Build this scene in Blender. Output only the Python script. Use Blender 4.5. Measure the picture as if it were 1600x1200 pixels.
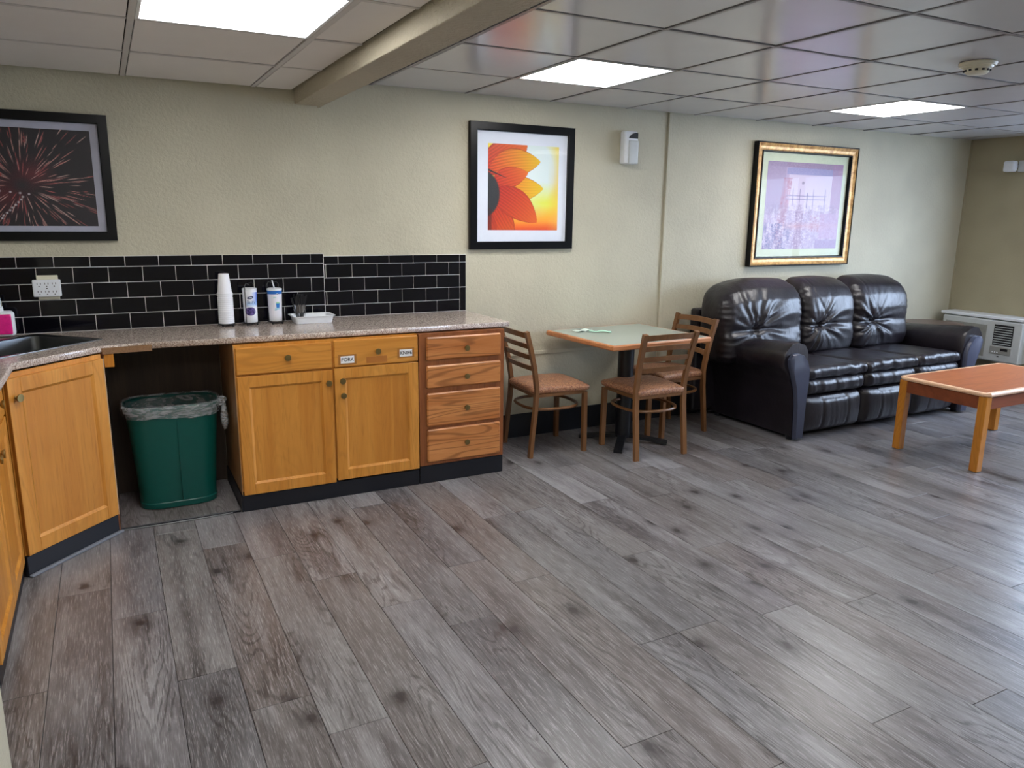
import bpy, bmesh, math, random
import numpy as np
from mathutils import Vector, Matrix
for o in list(bpy.data.objects): bpy.data.objects.remove(o)
S = bpy.context.scene; C = S.collection
rnd = random.Random(7); PI = math.pi

# ------------------------------------------------------------------ camera
yaw, pitch, roll, FPX = .48637, .21808, .013106, 1188.04
cy, sy, cp, sp, cr, sr = math.cos(yaw), math.sin(yaw), math.cos(pitch), math.sin(pitch), math.cos(roll), math.sin(roll)
fw = Vector((sy*cp, cy*cp, -sp)); rt = Vector((cy, -sy, 0)); up = rt.cross(fw)
R2 = rt*cr + up*sr; U2 = up*cr - rt*sr
cam = bpy.data.objects.new('camera', bpy.data.cameras.new('camera')); C.objects.link(cam)
m = Matrix((R2, U2, -fw)).transposed().to_4x4(); m.translation = Vector((0, 0, 1.503)); cam.matrix_world = m
cam.data.sensor_width = 36; cam.data.lens = FPX*36/1600; cam.data.clip_start = .02
S.camera = cam
# ------------------------------------------------------------------ world, exposure
S.view_settings.view_transform = 'Standard'; S.view_settings.look = 'None'
S.view_settings.gamma = 1; S.view_settings.use_curve_mapping = False
S.view_settings.exposure = 1.35
W = bpy.data.worlds.new('sky'); S.world = W; W.use_nodes = True
bg = W.node_tree.nodes['Background']; bg.inputs[0].default_value = (.60, .75, 1, 1); bg.inputs[1].default_value = 7.0
PANEL = 7.5        # ceiling panel emission

# ------------------------------------------------------------------ helpers
def lin(c):
    return tuple(((v/255)/12.92 if v/255 <= .04045 else ((v/255+.055)/1.055)**2.4) for v in c)
def link(o, parent=None):
    C.objects.link(o)
    if parent is not None: o.parent = parent
    return o
def tag(o, label=None, cat=None, group=None, kind=None):
    if label: o['label'] = label
    if cat: o['category'] = cat
    if group: o['group'] = group
    if kind: o['kind'] = kind
    return o
def thing(name, label, cat, loc=(0, 0, 0), rotz=0, group=None):
    o = bpy.data.objects.new(name, None); C.objects.link(o); o.empty_display_size = .05
    o.location = loc; o.rotation_euler = (0, 0, rotz)
    return tag(o, label, cat, group)
def obj(name, bm, mat, parent=None, world=False, smooth=False, mesh=None):
    """one mesh object; world=True: vertices are in world coordinates, the parent is an unrotated empty"""
    if mesh is None:
        me = bpy.data.meshes.new(name)
        if world and parent is not None:
            l = parent.location.copy()
            p = parent.parent
            while p is not None: l += p.location; p = p.parent
            bmesh.ops.translate(bm, verts=bm.verts, vec=-l)
        bmesh.ops.recalc_face_normals(bm, faces=bm.faces)
        bm.to_mesh(me); bm.free()
        if smooth:
            me.polygons.foreach_set('use_smooth', [True]*len(me.polygons))
            if smooth != 'all':
                me.set_sharp_from_angle(angle=math.radians(40))
        if mat: me.materials.append(mat)
    else: me = mesh
    return link(bpy.data.objects.new(name, me), parent)
def box(x0, x1, y0, y1, z0, z1, bev=0, seg=1, bm=None):
    b = bmesh.new()
    g = bmesh.ops.create_cube(b, size=1)
    for v in b.verts: v.co = Vector((x0+(v.co.x+.5)*(x1-x0), y0+(v.co.y+.5)*(y1-y0), z0+(v.co.z+.5)*(z1-z0)))
    if bev: bmesh.ops.bevel(b, geom=list(b.edges), offset=bev, segments=seg, affect='EDGES', profile=.5)
    return merge(bm, b)
def merge(bm, b):
    if bm is None: return b
    me = bpy.data.meshes.new('tmp'); b.to_mesh(me); b.free(); bm.from_mesh(me); bpy.data.meshes.remove(me); return bm
def lathe(prof, cx=0, cy=0, seg=32, bm=None, closed=False):
    b = bmesh.new(); rings = []
    for r, z in prof:
        if r < 1e-6: rings.append([b.verts.new((cx, cy, z))])
        else: rings.append([b.verts.new((cx+r*math.cos(2*PI*i/seg), cy+r*math.sin(2*PI*i/seg), z)) for i in range(seg)])
    for a, c in zip(rings, rings[1:]):
        for i in range(seg):
            j = (i+1) % seg
            if len(a) == 1 and len(c) == 1: continue
            if len(a) == 1: b.faces.new((a[0], c[i], c[j]))
            elif len(c) == 1: b.faces.new((a[i], a[j], c[0]))
            else: b.faces.new((a[i], a[j], c[j], c[i]))
    return merge(bm, b)
def tube(pts, r, seg=8, closed=False, bm=None, sect=None):
    """sweep of a round (or given rectangular sect=(w,h)) section along points"""
    b = bmesh.new(); P = [Vector(p) for p in pts]; n = len(P); rings = []
    prev = None
    for i, p in enumerate(P):
        if closed: t = (P[(i+1) % n]-P[i-1]).normalized()
        else: t = (P[min(i+1, n-1)]-P[max(i-1, 0)]).normalized()
        ref = Vector((0, 0, 1)) if abs(t.z) < .9 else Vector((0, 1, 0))
        if prev is None: a = t.cross(ref).normalized()
        else: a = (prev-t*prev.dot(t)).normalized()
        prev = a; c = t.cross(a)
        rr = r[i] if isinstance(r, (list, tuple)) else r
        if sect:
            w, h = sect; ring = [b.verts.new(p+a*w*sx+c*h*sz) for sx, sz in ((-.5, -.5), (.5, -.5), (.5, .5), (-.5, .5))]
        else: ring = [b.verts.new(p+(a*math.cos(2*PI*k/seg)+c*math.sin(2*PI*k/seg))*rr) for k in range(seg)]
        rings.append(ring)
    m_ = len(rings[0])
    for i in range(n if closed else n-1):
        A, B = rings[i], rings[(i+1) % n]
        for k in range(m_): b.faces.new((A[k], A[(k+1) % m_], B[(k+1) % m_], B[k]))
    if not closed: b.faces.new(rings[0]); b.faces.new(rings[-1])
    return merge(bm, b)
def prism(poly, z0, z1, bev=0, bm=None):
    b = bmesh.new()
    v0 = [b.verts.new((x, y, z0)) for x, y in poly]; f = b.faces.new(v0)
    e = bmesh.ops.extrude_face_region(b, geom=[f]); vs = [g for g in e['geom'] if isinstance(g, bmesh.types.BMVert)]
    bmesh.ops.translate(b, verts=vs, vec=(0, 0, z1-z0))
    if bev: bmesh.ops.bevel(b, geom=list(b.edges), offset=bev, segments=2, affect='EDGES')
    return merge(bm, b)
def rbox(hx, hy, hz, r, n=(16, 8, 12), deform=None, center=(0, 0, 0)):
    """subdivided rounded box, vertices passed through deform(x,y,z)"""
    b = bmesh.new(); vd = {}
    N = n
    def V(i, j, k):
        key = (i, j, k)
        if key in vd: return vd[key]
        # denser spacing near the edges
        def s(t, nn): u = t/nn*2-1; return math.sin(u*PI/2)*.35+u*.65
        p = Vector((s(i, N[0])*hx, s(j, N[1])*hy, s(k, N[2])*hz))
        q = Vector((max(-hx+r, min(hx-r, p.x)), max(-hy+r, min(hy-r, p.y)), max(-hz+r, min(hz-r, p.z))))
        d = p-q
        if d.length > 1e-9: p = q+d.normalized()*r
        if deform: p = Vector(deform(p.x, p.y, p.z))
        vd[key] = b.verts.new(p+Vector(center)); return vd[key]
    for i in range(N[0]):
        for j in range(N[1]):
            for k in (0, N[2]): b.faces.new((V(i, j, k), V(i+1, j, k), V(i+1, j+1, k), V(i, j+1, k)))
    for i in range(N[0]):
        for k in range(N[2]):
            for j in (0, N[1]): b.faces.new((V(i, j, k), V(i+1, j, k), V(i+1, j, k+1), V(i, j, k+1)))
    for j in range(N[1]):
        for k in range(N[2]):
            for i in (0, N[0]): b.faces.new((V(i, j, k), V(i, j+1, k), V(i, j+1, k+1), V(i, j, k+1)))
    return b
def text_mesh(body, size, mat, parent, loc, rot, depth=.0006, name='lettering'):
    cu = bpy.data.curves.new(name, 'FONT'); cu.body = body; cu.size = size; cu.extrude = depth; cu.align_x = 'CENTER'; cu.align_y = 'CENTER'; cu.offset = size*.012
    t = bpy.data.objects.new(name, cu); C.objects.link(t); bpy.context.view_layer.update()
    me = bpy.data.meshes.new_from_object(t.evaluated_get(bpy.context.evaluated_depsgraph_get()))
    bpy.data.objects.remove(t); me.materials.clear(); me.materials.append(mat)
    o = link(bpy.data.objects.new(name, me), parent); o.location = loc; o.rotation_euler = rot; return o
def print_mesh(name, fn, x0, x1, z0, z1, y, nx, nz, mat, parent, wrap=None):
    """a printed picture: a grid whose colour attribute holds the print. fn(u,v)->sRGB array 0..255"""
    u = (np.arange(nx)/(nx-1)); v = (np.arange(nz)/(nz-1)); U, Vv = np.meshgrid(u, v)
    col = np.clip(fn(U, Vv), 0, 255)/255
    col = np.where(col <= .04045, col/12.92, ((col+.055)/1.055)**2.4)
    l = parent.location if parent is not None else Vector((0, 0, 0))
    if wrap is None:
        co = np.stack([x0+(x1-x0)*U-l.x, np.full_like(U, y-l.y), z0+(z1-z0)*Vv-l.z], -1)
    else: co = wrap(U, Vv)-np.array(l)
    me = bpy.data.meshes.new(name); idx = np.arange(nx*nz).reshape(nz, nx)
    f = np.stack([idx[:-1, :-1], idx[:-1, 1:], idx[1:, 1:], idx[1:, :-1]], -1).reshape(-1, 4)
    me.from_pydata(co.reshape(-1, 3).tolist(), [], f.tolist())
    at = me.color_attributes.new('print', 'FLOAT_COLOR', 'POINT')
    at.data.foreach_set('color', np.concatenate([col, np.ones(col.shape[:2]+(1,))], -1).astype(np.float32).ravel())
    me.polygons.foreach_set('use_smooth', [True]*len(me.polygons))
    me.materials.append(mat); return link(bpy.data.objects.new(name, me), parent)

# ------------------------------------------------------------------ materials
class NT:
    def __init__(s, name):
        s.m = bpy.data.materials.new(name); s.m.use_nodes = True; s.t = s.m.node_tree; s.b = s.t.nodes['Principled BSDF']; s.out = s.t.nodes['Material Output']
    def n(s, typ, **kw):
        x = s.t.nodes.new(typ)
        for k, v in kw.items():
            if k in x.inputs: x.inputs[k].default_value = v
            else: setattr(x, k, v)
        return x
    def l(s, a, b): s.t.links.new(a, b)
    def coord(s, scale=(1, 1, 1), rand=0, rot=(0, 0, 0), kind='Object'):
        tc = s.n('ShaderNodeTexCoord'); mp = s.n('ShaderNodeMapping'); mp.inputs['Scale'].default_value = scale; mp.inputs['Rotation'].default_value = rot
        src = tc.outputs[kind]
        if rand:
            oi = s.n('ShaderNodeObjectInfo'); ml = s.n('ShaderNodeMath', operation='MULTIPLY'); ml.inputs[1].default_value = rand
            s.l(oi.outputs['Random'], ml.inputs[0]); ad = s.n('ShaderNodeVectorMath', operation='ADD'); s.l(src, ad.inputs[0]); s.l(ml.outputs[0], ad.inputs[1]); src = ad.outputs[0]
        s.l(src, mp.inputs['Vector']); return mp.outputs[0]
    def noise(s, vec, scale, detail=4, rough=.55, dist=0):
        x = s.n('ShaderNodeTexNoise'); x.inputs['Scale'].default_value = scale; x.inputs['Detail'].default_value = detail; x.inputs['Roughness'].default_value = rough; x.inputs['Distortion'].default_value = dist
        s.l(vec, x.inputs['Vector']); return x.outputs['Fac']
    def ramp(s, fac, stops, interp='LINEAR'):
        x = s.n('ShaderNodeValToRGB'); cr_ = x.color_ramp; cr_.interpolation = interp
        while len(cr_.elements) < len(stops): cr_.elements.new(.5)
        for e, (p, c) in zip(cr_.elements, stops): e.position = p; e.color = (*c, 1) if len(c) == 3 else c
        s.l(fac, x.inputs[0]); return x.outputs[0]
    def mix(s, a, b, fac, mode='MIX'):
        x = s.n('ShaderNodeMix', data_type='RGBA', blend_type=mode)
        for i, v in ((0, fac), (6, a), (7, b)):
            if hasattr(v, 'links'): s.l(v, x.inputs[i])
            elif i == 0: x.inputs[0].default_value = v
            else: x.inputs[i].default_value = (*v, 1)
        return x.outputs[2]
    def math(s, op, a, b=0, c=None):
        x = s.n('ShaderNodeMath', operation=op)
        for i, v in enumerate((a, b) if c is None else (a, b, c)):
            if hasattr(v, 'links'): s.l(v, x.inputs[i])
            else: x.inputs[i].default_value = v
        return x.outputs[0]
    def bump(s, h, strength=.3, dist=.002):
        x = s.n('ShaderNodeBump'); x.inputs['Strength'].default_value = strength; x.inputs['Distance'].default_value = dist; s.l(h, x.inputs['Height']); s.l(x.outputs[0], s.b.inputs['Normal'])
    def set(s, col=None, rough=None, metal=None, spec=None):
        for k, v in (('Base Color', col), ('Roughness', rough), ('Metallic', metal), ('Specular IOR Level', spec)):
            if v is None: continue
            if hasattr(v, 'links'): s.l(v, s.b.inputs[k])
            elif k == 'Base Color': s.b.inputs[k].default_value = (*v, 1)
            else: s.b.inputs[k].default_value = v
        return s.m
def plain(name, c, rough=.5, metal=0, spec=.5, var=.04, nscale=30):
    n = NT(name); L = lin(c); v = n.coord(); f = n.noise(v, nscale, 3)
    col = n.ramp(f, [(.3, tuple(x*(1-var) for x in L)), (.7, tuple(min(1, x*(1+var)) for x in L))])
    return n.set(col, rough, metal, spec)

def mat_wall(name, c, s=1.0):
    n = NT(name); v = n.coord(); f = n.noise(v, 55, 4, .6); g = n.noise(v, 2.2, 2)
    L = lin(c)
    base = n.ramp(g, [(.35, tuple(x*.94 for x in L)), (.65, tuple(min(1, x*1.05) for x in L))])
    fp = n.ramp(f, [(.42, (0, 0, 0)), (.56, (1, 1, 1))])
    n.bump(fp, .35*s, .003); return n.set(base, .62, spec=.3)
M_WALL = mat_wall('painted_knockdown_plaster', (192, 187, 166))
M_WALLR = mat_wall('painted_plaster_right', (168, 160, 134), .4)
M_BEAM = mat_wall('beam_plaster', (180, 172, 152), 2.2)

def mat_floor():
    n = NT('grey_oak_plank'); oi = n.n('ShaderNodeObjectInfo')
    rv = oi.outputs['Random']
    v = n.coord((1, 1, 1), rand=37.0)
    ctr = n.noise(n.coord((1, .13, 1), rand=37.0), 5.5, 2, .45, .2)          # field whose contours are the growth rings
    jit = n.noise(n.coord((1, .25, 1), rand=37.0), 60, 3)
    ring = n.math('SINE', n.math('ADD', n.math('MULTIPLY', ctr, 170.0), n.math('MULTIPLY', jit, 4.0)))
    fine = n.noise(n.coord((1, .05, 1), rand=37.0), 260, 4, .7)
    mid = n.noise(n.coord((1, .10, 1), rand=37.0), 22, 4, .6, .4)
    big = n.noise(n.coord((1, .13, 1), rand=37.0), 9, 3, .6)
    patch = n.noise(n.coord((1, .14, 1), rand=37.0), 7.0, 3, .6)
    base = n.ramp(rv, [(0, lin((112, 107, 106))), (.2, lin((130, 128, 129))), (.42, lin((98, 96, 99))), (.6, lin((138, 137, 140))), (.8, lin((118, 111, 109))), (1, lin((122, 122, 128)))])
    c1 = n.mix(base, (.62, .58, .57), n.ramp(mid, [(.34, (.8, .8, .8)), (.60, (0, 0, 0))]), 'MULTIPLY')
    c1 = n.mix(c1, (.50, .47, .47), n.ramp(big, [(.32, (.95, .95, .95)), (.50, (0, 0, 0))]), 'MULTIPLY')
    c1 = n.mix(c1, lin((164, 163, 166)), n.ramp(patch, [(.52, (0, 0, 0)), (.72, (.55, .55, .55))]))
    rm = n.ramp(n.noise(n.coord((1, .3, 1), rand=51.0), 4.0, 2), [(.47, (0, 0, 0)), (.58, (.75, .75, .75))])
    c2 = n.mix(c1, (.42, .40, .40), n.math('MULTIPLY', n.ramp(ring, [(.35, (0, 0, 0)), (.9, (1, 1, 1))]), rm), 'MULTIPLY')
    c3 = n.mix(c2, lin((186, 184, 186)), n.ramp(fine, [(.52, (0, 0, 0)), (.70, (.55, .55, .55))]))
    c3 = n.mix(c3, (.55, .53, .52), n.ramp(fine, [(.32, (.8, .8, .8)), (.46, (0, 0, 0))]), 'MULTIPLY')
    vo = n.n('ShaderNodeTexVoronoi', voronoi_dimensions='2D'); vo.inputs['Scale'].default_value = 2.5; n.l(n.coord((1, .62, 1), rand=37.0), vo.inputs['Vector'])
    wob = n.math('ADD', vo.outputs['Distance'], n.math('MULTIPLY', n.noise(v, 34, 3), .09))
    kn = n.ramp(wob, [(.070, (1, 1, 1)), (.095, (.55, .55, .55)), (.15, (.16, .16, .16)), (.24, (0, 0, 0))])
    c4 = n.mix(c3, lin((46, 40, 42)), n.math('MULTIPLY', kn, .92))
    n.bump(n.math('ADD', fine, n.math('MULTIPLY', ring, .15)), .10, .0010)
    rr = n.math('MULTIPLY_ADD', fine, .14, .25)
    return n.set(c4, rr, spec=.55)
M_FLOOR = mat_floor()

def mat_oak(name, c_light, c_dark, axis, staves=.0, cath=.5, rough=.38):
    n = NT(name)
    sc = {'z': (1, 1, .07), 'x': (.07, 1, 1)}[axis]
    v = n.coord(sc, rand=11.0)
    fine = n.noise(v, 120, 4, .6); mid = n.noise(v, 14, 4, .55, .5)
    # growth rings: contour lines of a stretched noise field
    ctr = n.noise(n.coord({'z': (1, 1, .15), 'x': (.12, 1, 1)}[axis], rand=11.0), 5.5, 2, .5, .3)
    wv = n.math('SINE', n.math('MULTIPLY', ctr, 120.0))
    a = n.mix(lin(c_light), lin(c_dark), n.ramp(mid, [(.35, (0, 0, 0)), (.68, (1, 1, 1))]))
    b = n.mix(a, lin(tuple(x*.72 for x in c_dark)), n.math('MULTIPLY', n.ramp(wv, [(.2, (0, 0, 0)), (.95, (1, 1, 1))]), cath*.6))
    c = n.mix(b, tuple(x*.62 for x in lin(c_dark)), n.math('MULTIPLY', n.ramp(fine, [(.3, (1, 1, 1)), (.46, (0, 0, 0))]), .35))
    if staves:
        sx = n.n('ShaderNodeSeparateXYZ'); n.l(n.coord((1, 1, 1), rand=5.0), sx.inputs[0])
        fl = n.math('FLOOR', n.math('DIVIDE', sx.outputs[0], staves)); wn = n.n('ShaderNodeTexWhiteNoise', noise_dimensions='1D'); n.l(fl, wn.inputs['W'])
        c = n.mix(c, (.80, .72, .62), n.math('MULTIPLY', wn.outputs['Value'], .8), 'MULTIPLY')
    n.bump(fine, .08, .001)
    return n.set(c, rough, spec=.45)
GL, GD = (212, 148, 66), (192, 124, 44)
M_OAKV = mat_oak('golden_oak_vertical', GL, GD, 'z', cath=.3)
M_OAKP = mat_oak('golden_oak_staved_panel', (210, 146, 64), (190, 122, 44), 'z', staves=.085, cath=.12)
M_OAKX = mat_oak('golden_oak_horizontal', GL, GD, 'x', cath=.4)
M_RED = mat_oak('red_oak_drawer', (206, 140, 82), (176, 104, 50), 'x', cath=1.1)
M_REDF = mat_oak('dark_oak_frame', (150, 90, 48), (120, 66, 32), 'z', cath=.3)
M_SIDE = mat_oak('pale_side_panel', (170, 138, 100), (140, 108, 74), 'z', cath=.2)
M_EDGE = plain('pale_wood_edge', (214, 184, 148), .5)
M_BAREPLY = plain('bare_particle_board', (128, 96, 66), .8, var=.2, nscale=180)
M_COFTOP = mat_oak('cherry_laminate_top', (184, 112, 72), (164, 94, 60), 'x', cath=.35, rough=.3)
M_COFLEG = mat_oak('honey_oak_leg', (198, 130, 46), (176, 108, 32), 'z', cath=.3, rough=.35)
M_COFAPR = mat_oak('cherry_apron', (140, 74, 44), (120, 60, 34), 'x', cath=.2, rough=.4)
M_COFEDGE = plain('pale_peach_edge', (228, 186, 150), .3)
M_TABEDGE = mat_oak('orange_wood_edge', (208, 140, 92), (190, 120, 74), 'x', cath=.2, rough=.3)
M_TABTOP = plain('grey_green_laminate', (168, 178, 168), .22, var=.03, nscale=200)
M_BLACK = plain('black_metal', (14, 16, 22), .35)
M_KICK = plain('black_vinyl_base', (16, 19, 28), .38)
M_RUBBER = plain('black_rubber', (14, 14, 14), .6)
M_BRASS = plain('antique_brass', (158, 138, 92), .28, metal=1)
M_STEEL = plain('brushed_steel', (120, 122, 124), .3, metal=1)
M_CHAIR = mat_oak('brown_woodgrain_metal', (128, 88, 54), (110, 74, 44), 'z', cath=.2, rough=.32)
M_WHITE = plain('white_plastic', (232, 236, 242), .3, var=.01)
M_FOAM = plain('white_foam', (240, 242, 248), .55, var=.01)
M_IVORY = plain('ivory_plastic', (222, 218, 196), .4, var=.02)
M_SLEEVE = plain('clear_sleeve', (166, 112, 56), .15)
M_PAPER = plain('white_paper', (236, 236, 236), .7, var=.02)
M_INK = plain('black_ink', (20, 20, 28), .6)
M_GRAPH = plain('dark_slot', (22, 20, 22), .6)
M_BIN = plain('green_bin_plastic', (0, 82, 76), .36)
M_FRAME = plain('black_frame', (7, 8, 12), .3, spec=.25)
M_MATW = plain('white_mat_board', (222, 228, 240), .8, var=.01)
M_GROUT = plain('pale_grout', (236, 232, 228), .8)
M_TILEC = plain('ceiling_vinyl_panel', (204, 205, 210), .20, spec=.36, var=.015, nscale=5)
M_TILECL = plain('ceiling_matt_panel_glow', (234, 231, 230), .45, spec=.3, var=.015, nscale=5)  # left ceiling: glow near the lit panel put into the paler colour
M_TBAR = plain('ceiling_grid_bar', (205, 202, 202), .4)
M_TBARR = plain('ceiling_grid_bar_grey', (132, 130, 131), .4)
M_GAP = plain('dark_gap', (24, 22, 22), .9)
M_TERRA = plain('dark_brown_top', (84, 60, 52), .3)
M_ACB = plain('grey_white_appliance', (196, 200, 200), .4, var=.02)
M_ACG = plain('grey_grille', (150, 150, 144), .6)
M_SHEEN = plain('vinyl_sheen_tint', (62, 66, 84), .36, var=.03)  # blue-grey sheen of the sofa arm fronts put into the base colour
M_OUT = plain('outside_paving', (170, 170, 168), .9)

def mat_leather(name='brown_black_leather', c=(27, 22, 29)):
    n = NT(name); v = n.coord(); f = n.noise(v, 9, 3); g = n.noise(v, 180, 3); h = n.noise(n.coord((1, 1, .4)), 22, 5, .6, 1.2)
    L = lin(c)
    col = n.ramp(f, [(.35, tuple(x*.7 for x in L)), (.7, tuple(x*1.25 for x in L))])
    n.bump(n.math('ADD', n.math('MULTIPLY', g, .06), h), .35, .008)
    return n.set(col, n.math('MULTIPLY_ADD', f, .2, .27), spec=.6)
M_LEATHER = mat_leather()

def mat_tile():
    n = NT('black_glazed_tile'); v = n.coord((1, 1, 1), rand=9.0); f = n.noise(v, 6, 2)
    n.bump(f, .25, .002); return n.set(n.ramp(f, [(.3, (.0025, .0022, .004)), (.7, (.005, .0045, .008))]), .07, spec=.28)
M_TILE = mat_tile()
def mat_granite():
    n = NT('speckled_counter_laminate'); v = n.coord()
    a = n.noise(v, 190, 3, .7); b = n.noise(v, 420, 2, .6); g = n.noise(v, 60, 3)
    c = n.ramp(a, [(.36, lin((118, 96, 88))), (.47, lin((176, 158, 148))), (.55, lin((212, 200, 190))), (.66, lin((236, 228, 220)))])
    c = n.mix(c, lin((120, 84, 72)), n.ramp(b, [(.60, (0, 0, 0)), (.72, (.7, .7, .7))]))
    c = n.mix(c, lin((150, 140, 134)), n.ramp(g, [(.4, (.35, .35, .35)), (.6, (0, 0, 0))]))
    return n.set(c, .13, spec=.55)
M_GRAN = mat_granite()
def mat_fabric():
    n = NT('speckled_seat_vinyl'); v = n.coord(); a = n.noise(v, 120, 3, .7); b = n.noise(v, 60, 3, .7)
    c = n.ramp(a, [(.35, lin((104, 62, 44))), (.48, lin((164, 112, 84))), (.6, lin((196, 150, 112)))])
    c = n.mix(c, lin((92, 84, 96)), n.ramp(b, [(.55, (0, 0, 0)), (.66, (.55, .55, .55))]))
    return n.set(c, .45)
M_SEAT = mat_fabric()
def mat_gold():
    n = NT('gilded_frame'); v = n.coord((1, 1, 1)); a = n.noise(v, 26, 4, .7)
    c = n.ramp(a, [(.3, lin((156, 108, 60))), (.55, lin((214, 168, 104))), (.7, lin((232, 190, 130)))])
    return n.set(c, .35, .25)
M_GOLD = mat_gold()
def mat_print(name, rough):
    n = NT(name); a = n.n('ShaderNodeVertexColor'); a.layer_name = 'print'
    return n.set(a.outputs[0], rough)
M_PRINT = mat_print('art_print', .5); M_LABEL = mat_print('printed_label', .35)
def mat_glass(name='glass', col=(1, 1, 1), rough=.0, alpha=None):
    n = NT(name); n.set(col, rough); n.b.inputs['Transmission Weight'].default_value = 1; n.b.inputs['IOR'].default_value = 1.45; return n.m
def mat_pane(name='picture_glass', ior=1.21, base=0.0):
    # thin flat glazing: clear with a mirror-like sheen by angle
    n = NT(name); tr = n.n('ShaderNodeBsdfTransparent'); gl = n.n('ShaderNodeBsdfGlossy'); gl.inputs['Roughness'].default_value = .02
    fr = n.n('ShaderNodeFresnel'); fr.inputs[0].default_value = ior; mx = n.n('ShaderNodeMixShader')
    ge = n.n('ShaderNodeNewGeometry'); n.l(n.math('MULTIPLY', n.math('ADD', fr.outputs[0], base), n.math('SUBTRACT', 1.0, ge.outputs['Backfacing'])), mx.inputs[0]); n.l(tr.outputs[0], mx.inputs[1]); n.l(gl.outputs[0], mx.inputs[2]); n.l(mx.outputs[0], n.out.inputs[0]); return n.m
M_PANE = mat_pane()
M_CUP = mat_pane('clear_plastic', 1.5, .12)
def mat_film():
    n = NT('clear_bin_liner'); tr = n.n('ShaderNodeBsdfTransparent'); mx = n.n('ShaderNodeMixShader')
    f = n.noise(n.coord((1, 1, 3)), 14, 4, .6, 1.5)
    n.l(n.ramp(f, [(.35, (.10, .10, .10)), (.62, (.55, .55, .55))]), mx.inputs[0]); n.l(tr.outputs[0], mx.inputs[1]); n.l(n.b.outputs[0], mx.inputs[2]); n.l(mx.outputs[0], n.out.inputs[0])
    n.bump(f, .8, .01); n.set(lin((200, 205, 210)), .25); return n.m
M_FILM = mat_film()
def mat_emit(name, c, s):
    n = NT(name); n.b.inputs['Emission Color'].default_value = (*c, 1); n.b.inputs['Emission Strength'].default_value = s
    return n.set((.9, .9, .9), .5)
M_LIGHT = mat_emit('lit_panel_diffuser', (1, .985, .97), PANEL)
M_PINK = plain('pink_soap', (232, 40, 140), .25, var=.1, nscale=60)

# ------------------------------------------------------------------ setting
DL, DR, ZR, ZL, XJ, XR, YB = 4.42, 4.48, 2.224, 2.15, 1.10, 7.09, -1.6
def struct(name, bm, m, kind='structure', smooth=False): return tag(obj(name, bm, m, smooth=smooth), kind=kind)
floor = struct('floor', box(-1.1, XR+.1, YB-.1, 4.6, -.06, -.008), M_GAP)
wb = struct('wall_back', box(XJ, XR+.1, DR, DR+.12, 0, 2.4), M_WALL)
obj('wall_section', box(-1.15, XJ, DL, DR+.12, 0, 2.4), M_WALL, wb)
wl = struct('wall_left', box(-1.15, -1.02, 2.66, DL, 0, 2.4), M_WALL)
obj('wall_section', prism([(-1.15, 2.655), (-.424, 2.655), (-.300, 1.87), (-.300, YB-.1), (-1.15, YB-.1)], 0, 2.4), M_WALL, wl)
# right wall with the window opening (y 0.5..3.45, z .92..2.02)
WY0, WY1, WZ0, WZ1 = .55, 3.45, .90, 2.02
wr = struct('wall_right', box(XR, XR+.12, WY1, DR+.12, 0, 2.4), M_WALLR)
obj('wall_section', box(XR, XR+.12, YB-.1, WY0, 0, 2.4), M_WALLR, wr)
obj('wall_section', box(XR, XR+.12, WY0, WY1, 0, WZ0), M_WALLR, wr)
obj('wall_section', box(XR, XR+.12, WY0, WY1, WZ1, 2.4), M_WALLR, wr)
struct('wall_front', box(-1.15, XR+.12, YB-.12, YB, 0, 2.4), M_WALL)
# window
wn = thing('window_1', None, None, (XR+.05, (WY0+WY1)/2, WZ0)); tag(wn, kind='structure')
fb = None
for a in ((WY0, WY1, WZ0, WZ0+.05), (WY0, WY1, WZ1-.05, WZ1), (WY0, WY0+.05, WZ0+.05, WZ1-.05), (WY1-.05, WY1, WZ0+.05, WZ1-.05)):
    fb = box(XR+.02, XR+.08, *a, bm=fb)
obj('window_frame', fb, M_WHITE, wn, world=True)
for k in (1, 2):
    yy = WY0+(WY1-WY0)*k/3
    obj('mullion', box(XR+.02, XR+.08, yy-.025, yy+.025, WZ0+.05, WZ1-.05), M_WHITE, wn, world=True)
for k in range(3):
    y0, y1 = WY0+(WY1-WY0)*k/3+.026, WY0+(WY1-WY0)*(k+1)/3-.026
    obj('pane', box(XR+.048, XR+.052, max(y0, WY0+.05), min(y1, WY1-.05), WZ0+.05, WZ1-.05), M_PANE, wn, world=True)
obj('window_sill', box(XR-.04, XR+.02, WY0-.04, WY1+.04, WZ0-.03, WZ0, .004), M_WHITE, wn, world=True)
pl = bpy.data.lights.new('window_daylight', 'AREA'); pl.shape = 'RECTANGLE'; pl.size = WZ1-WZ0; pl.size_y = WY1-WY0; pl.cycles.is_portal = True
po = link(bpy.data.objects.new('window_daylight', pl)); po.location = (XR+.11, (WY0+WY1)/2, (WZ0+WZ1)/2); po.rotation_euler = (0, PI/2, 0)
struct('ground_outside', box(XR+.2, XR+14, -8, 12, -.4, -.3), M_OUT)

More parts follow.
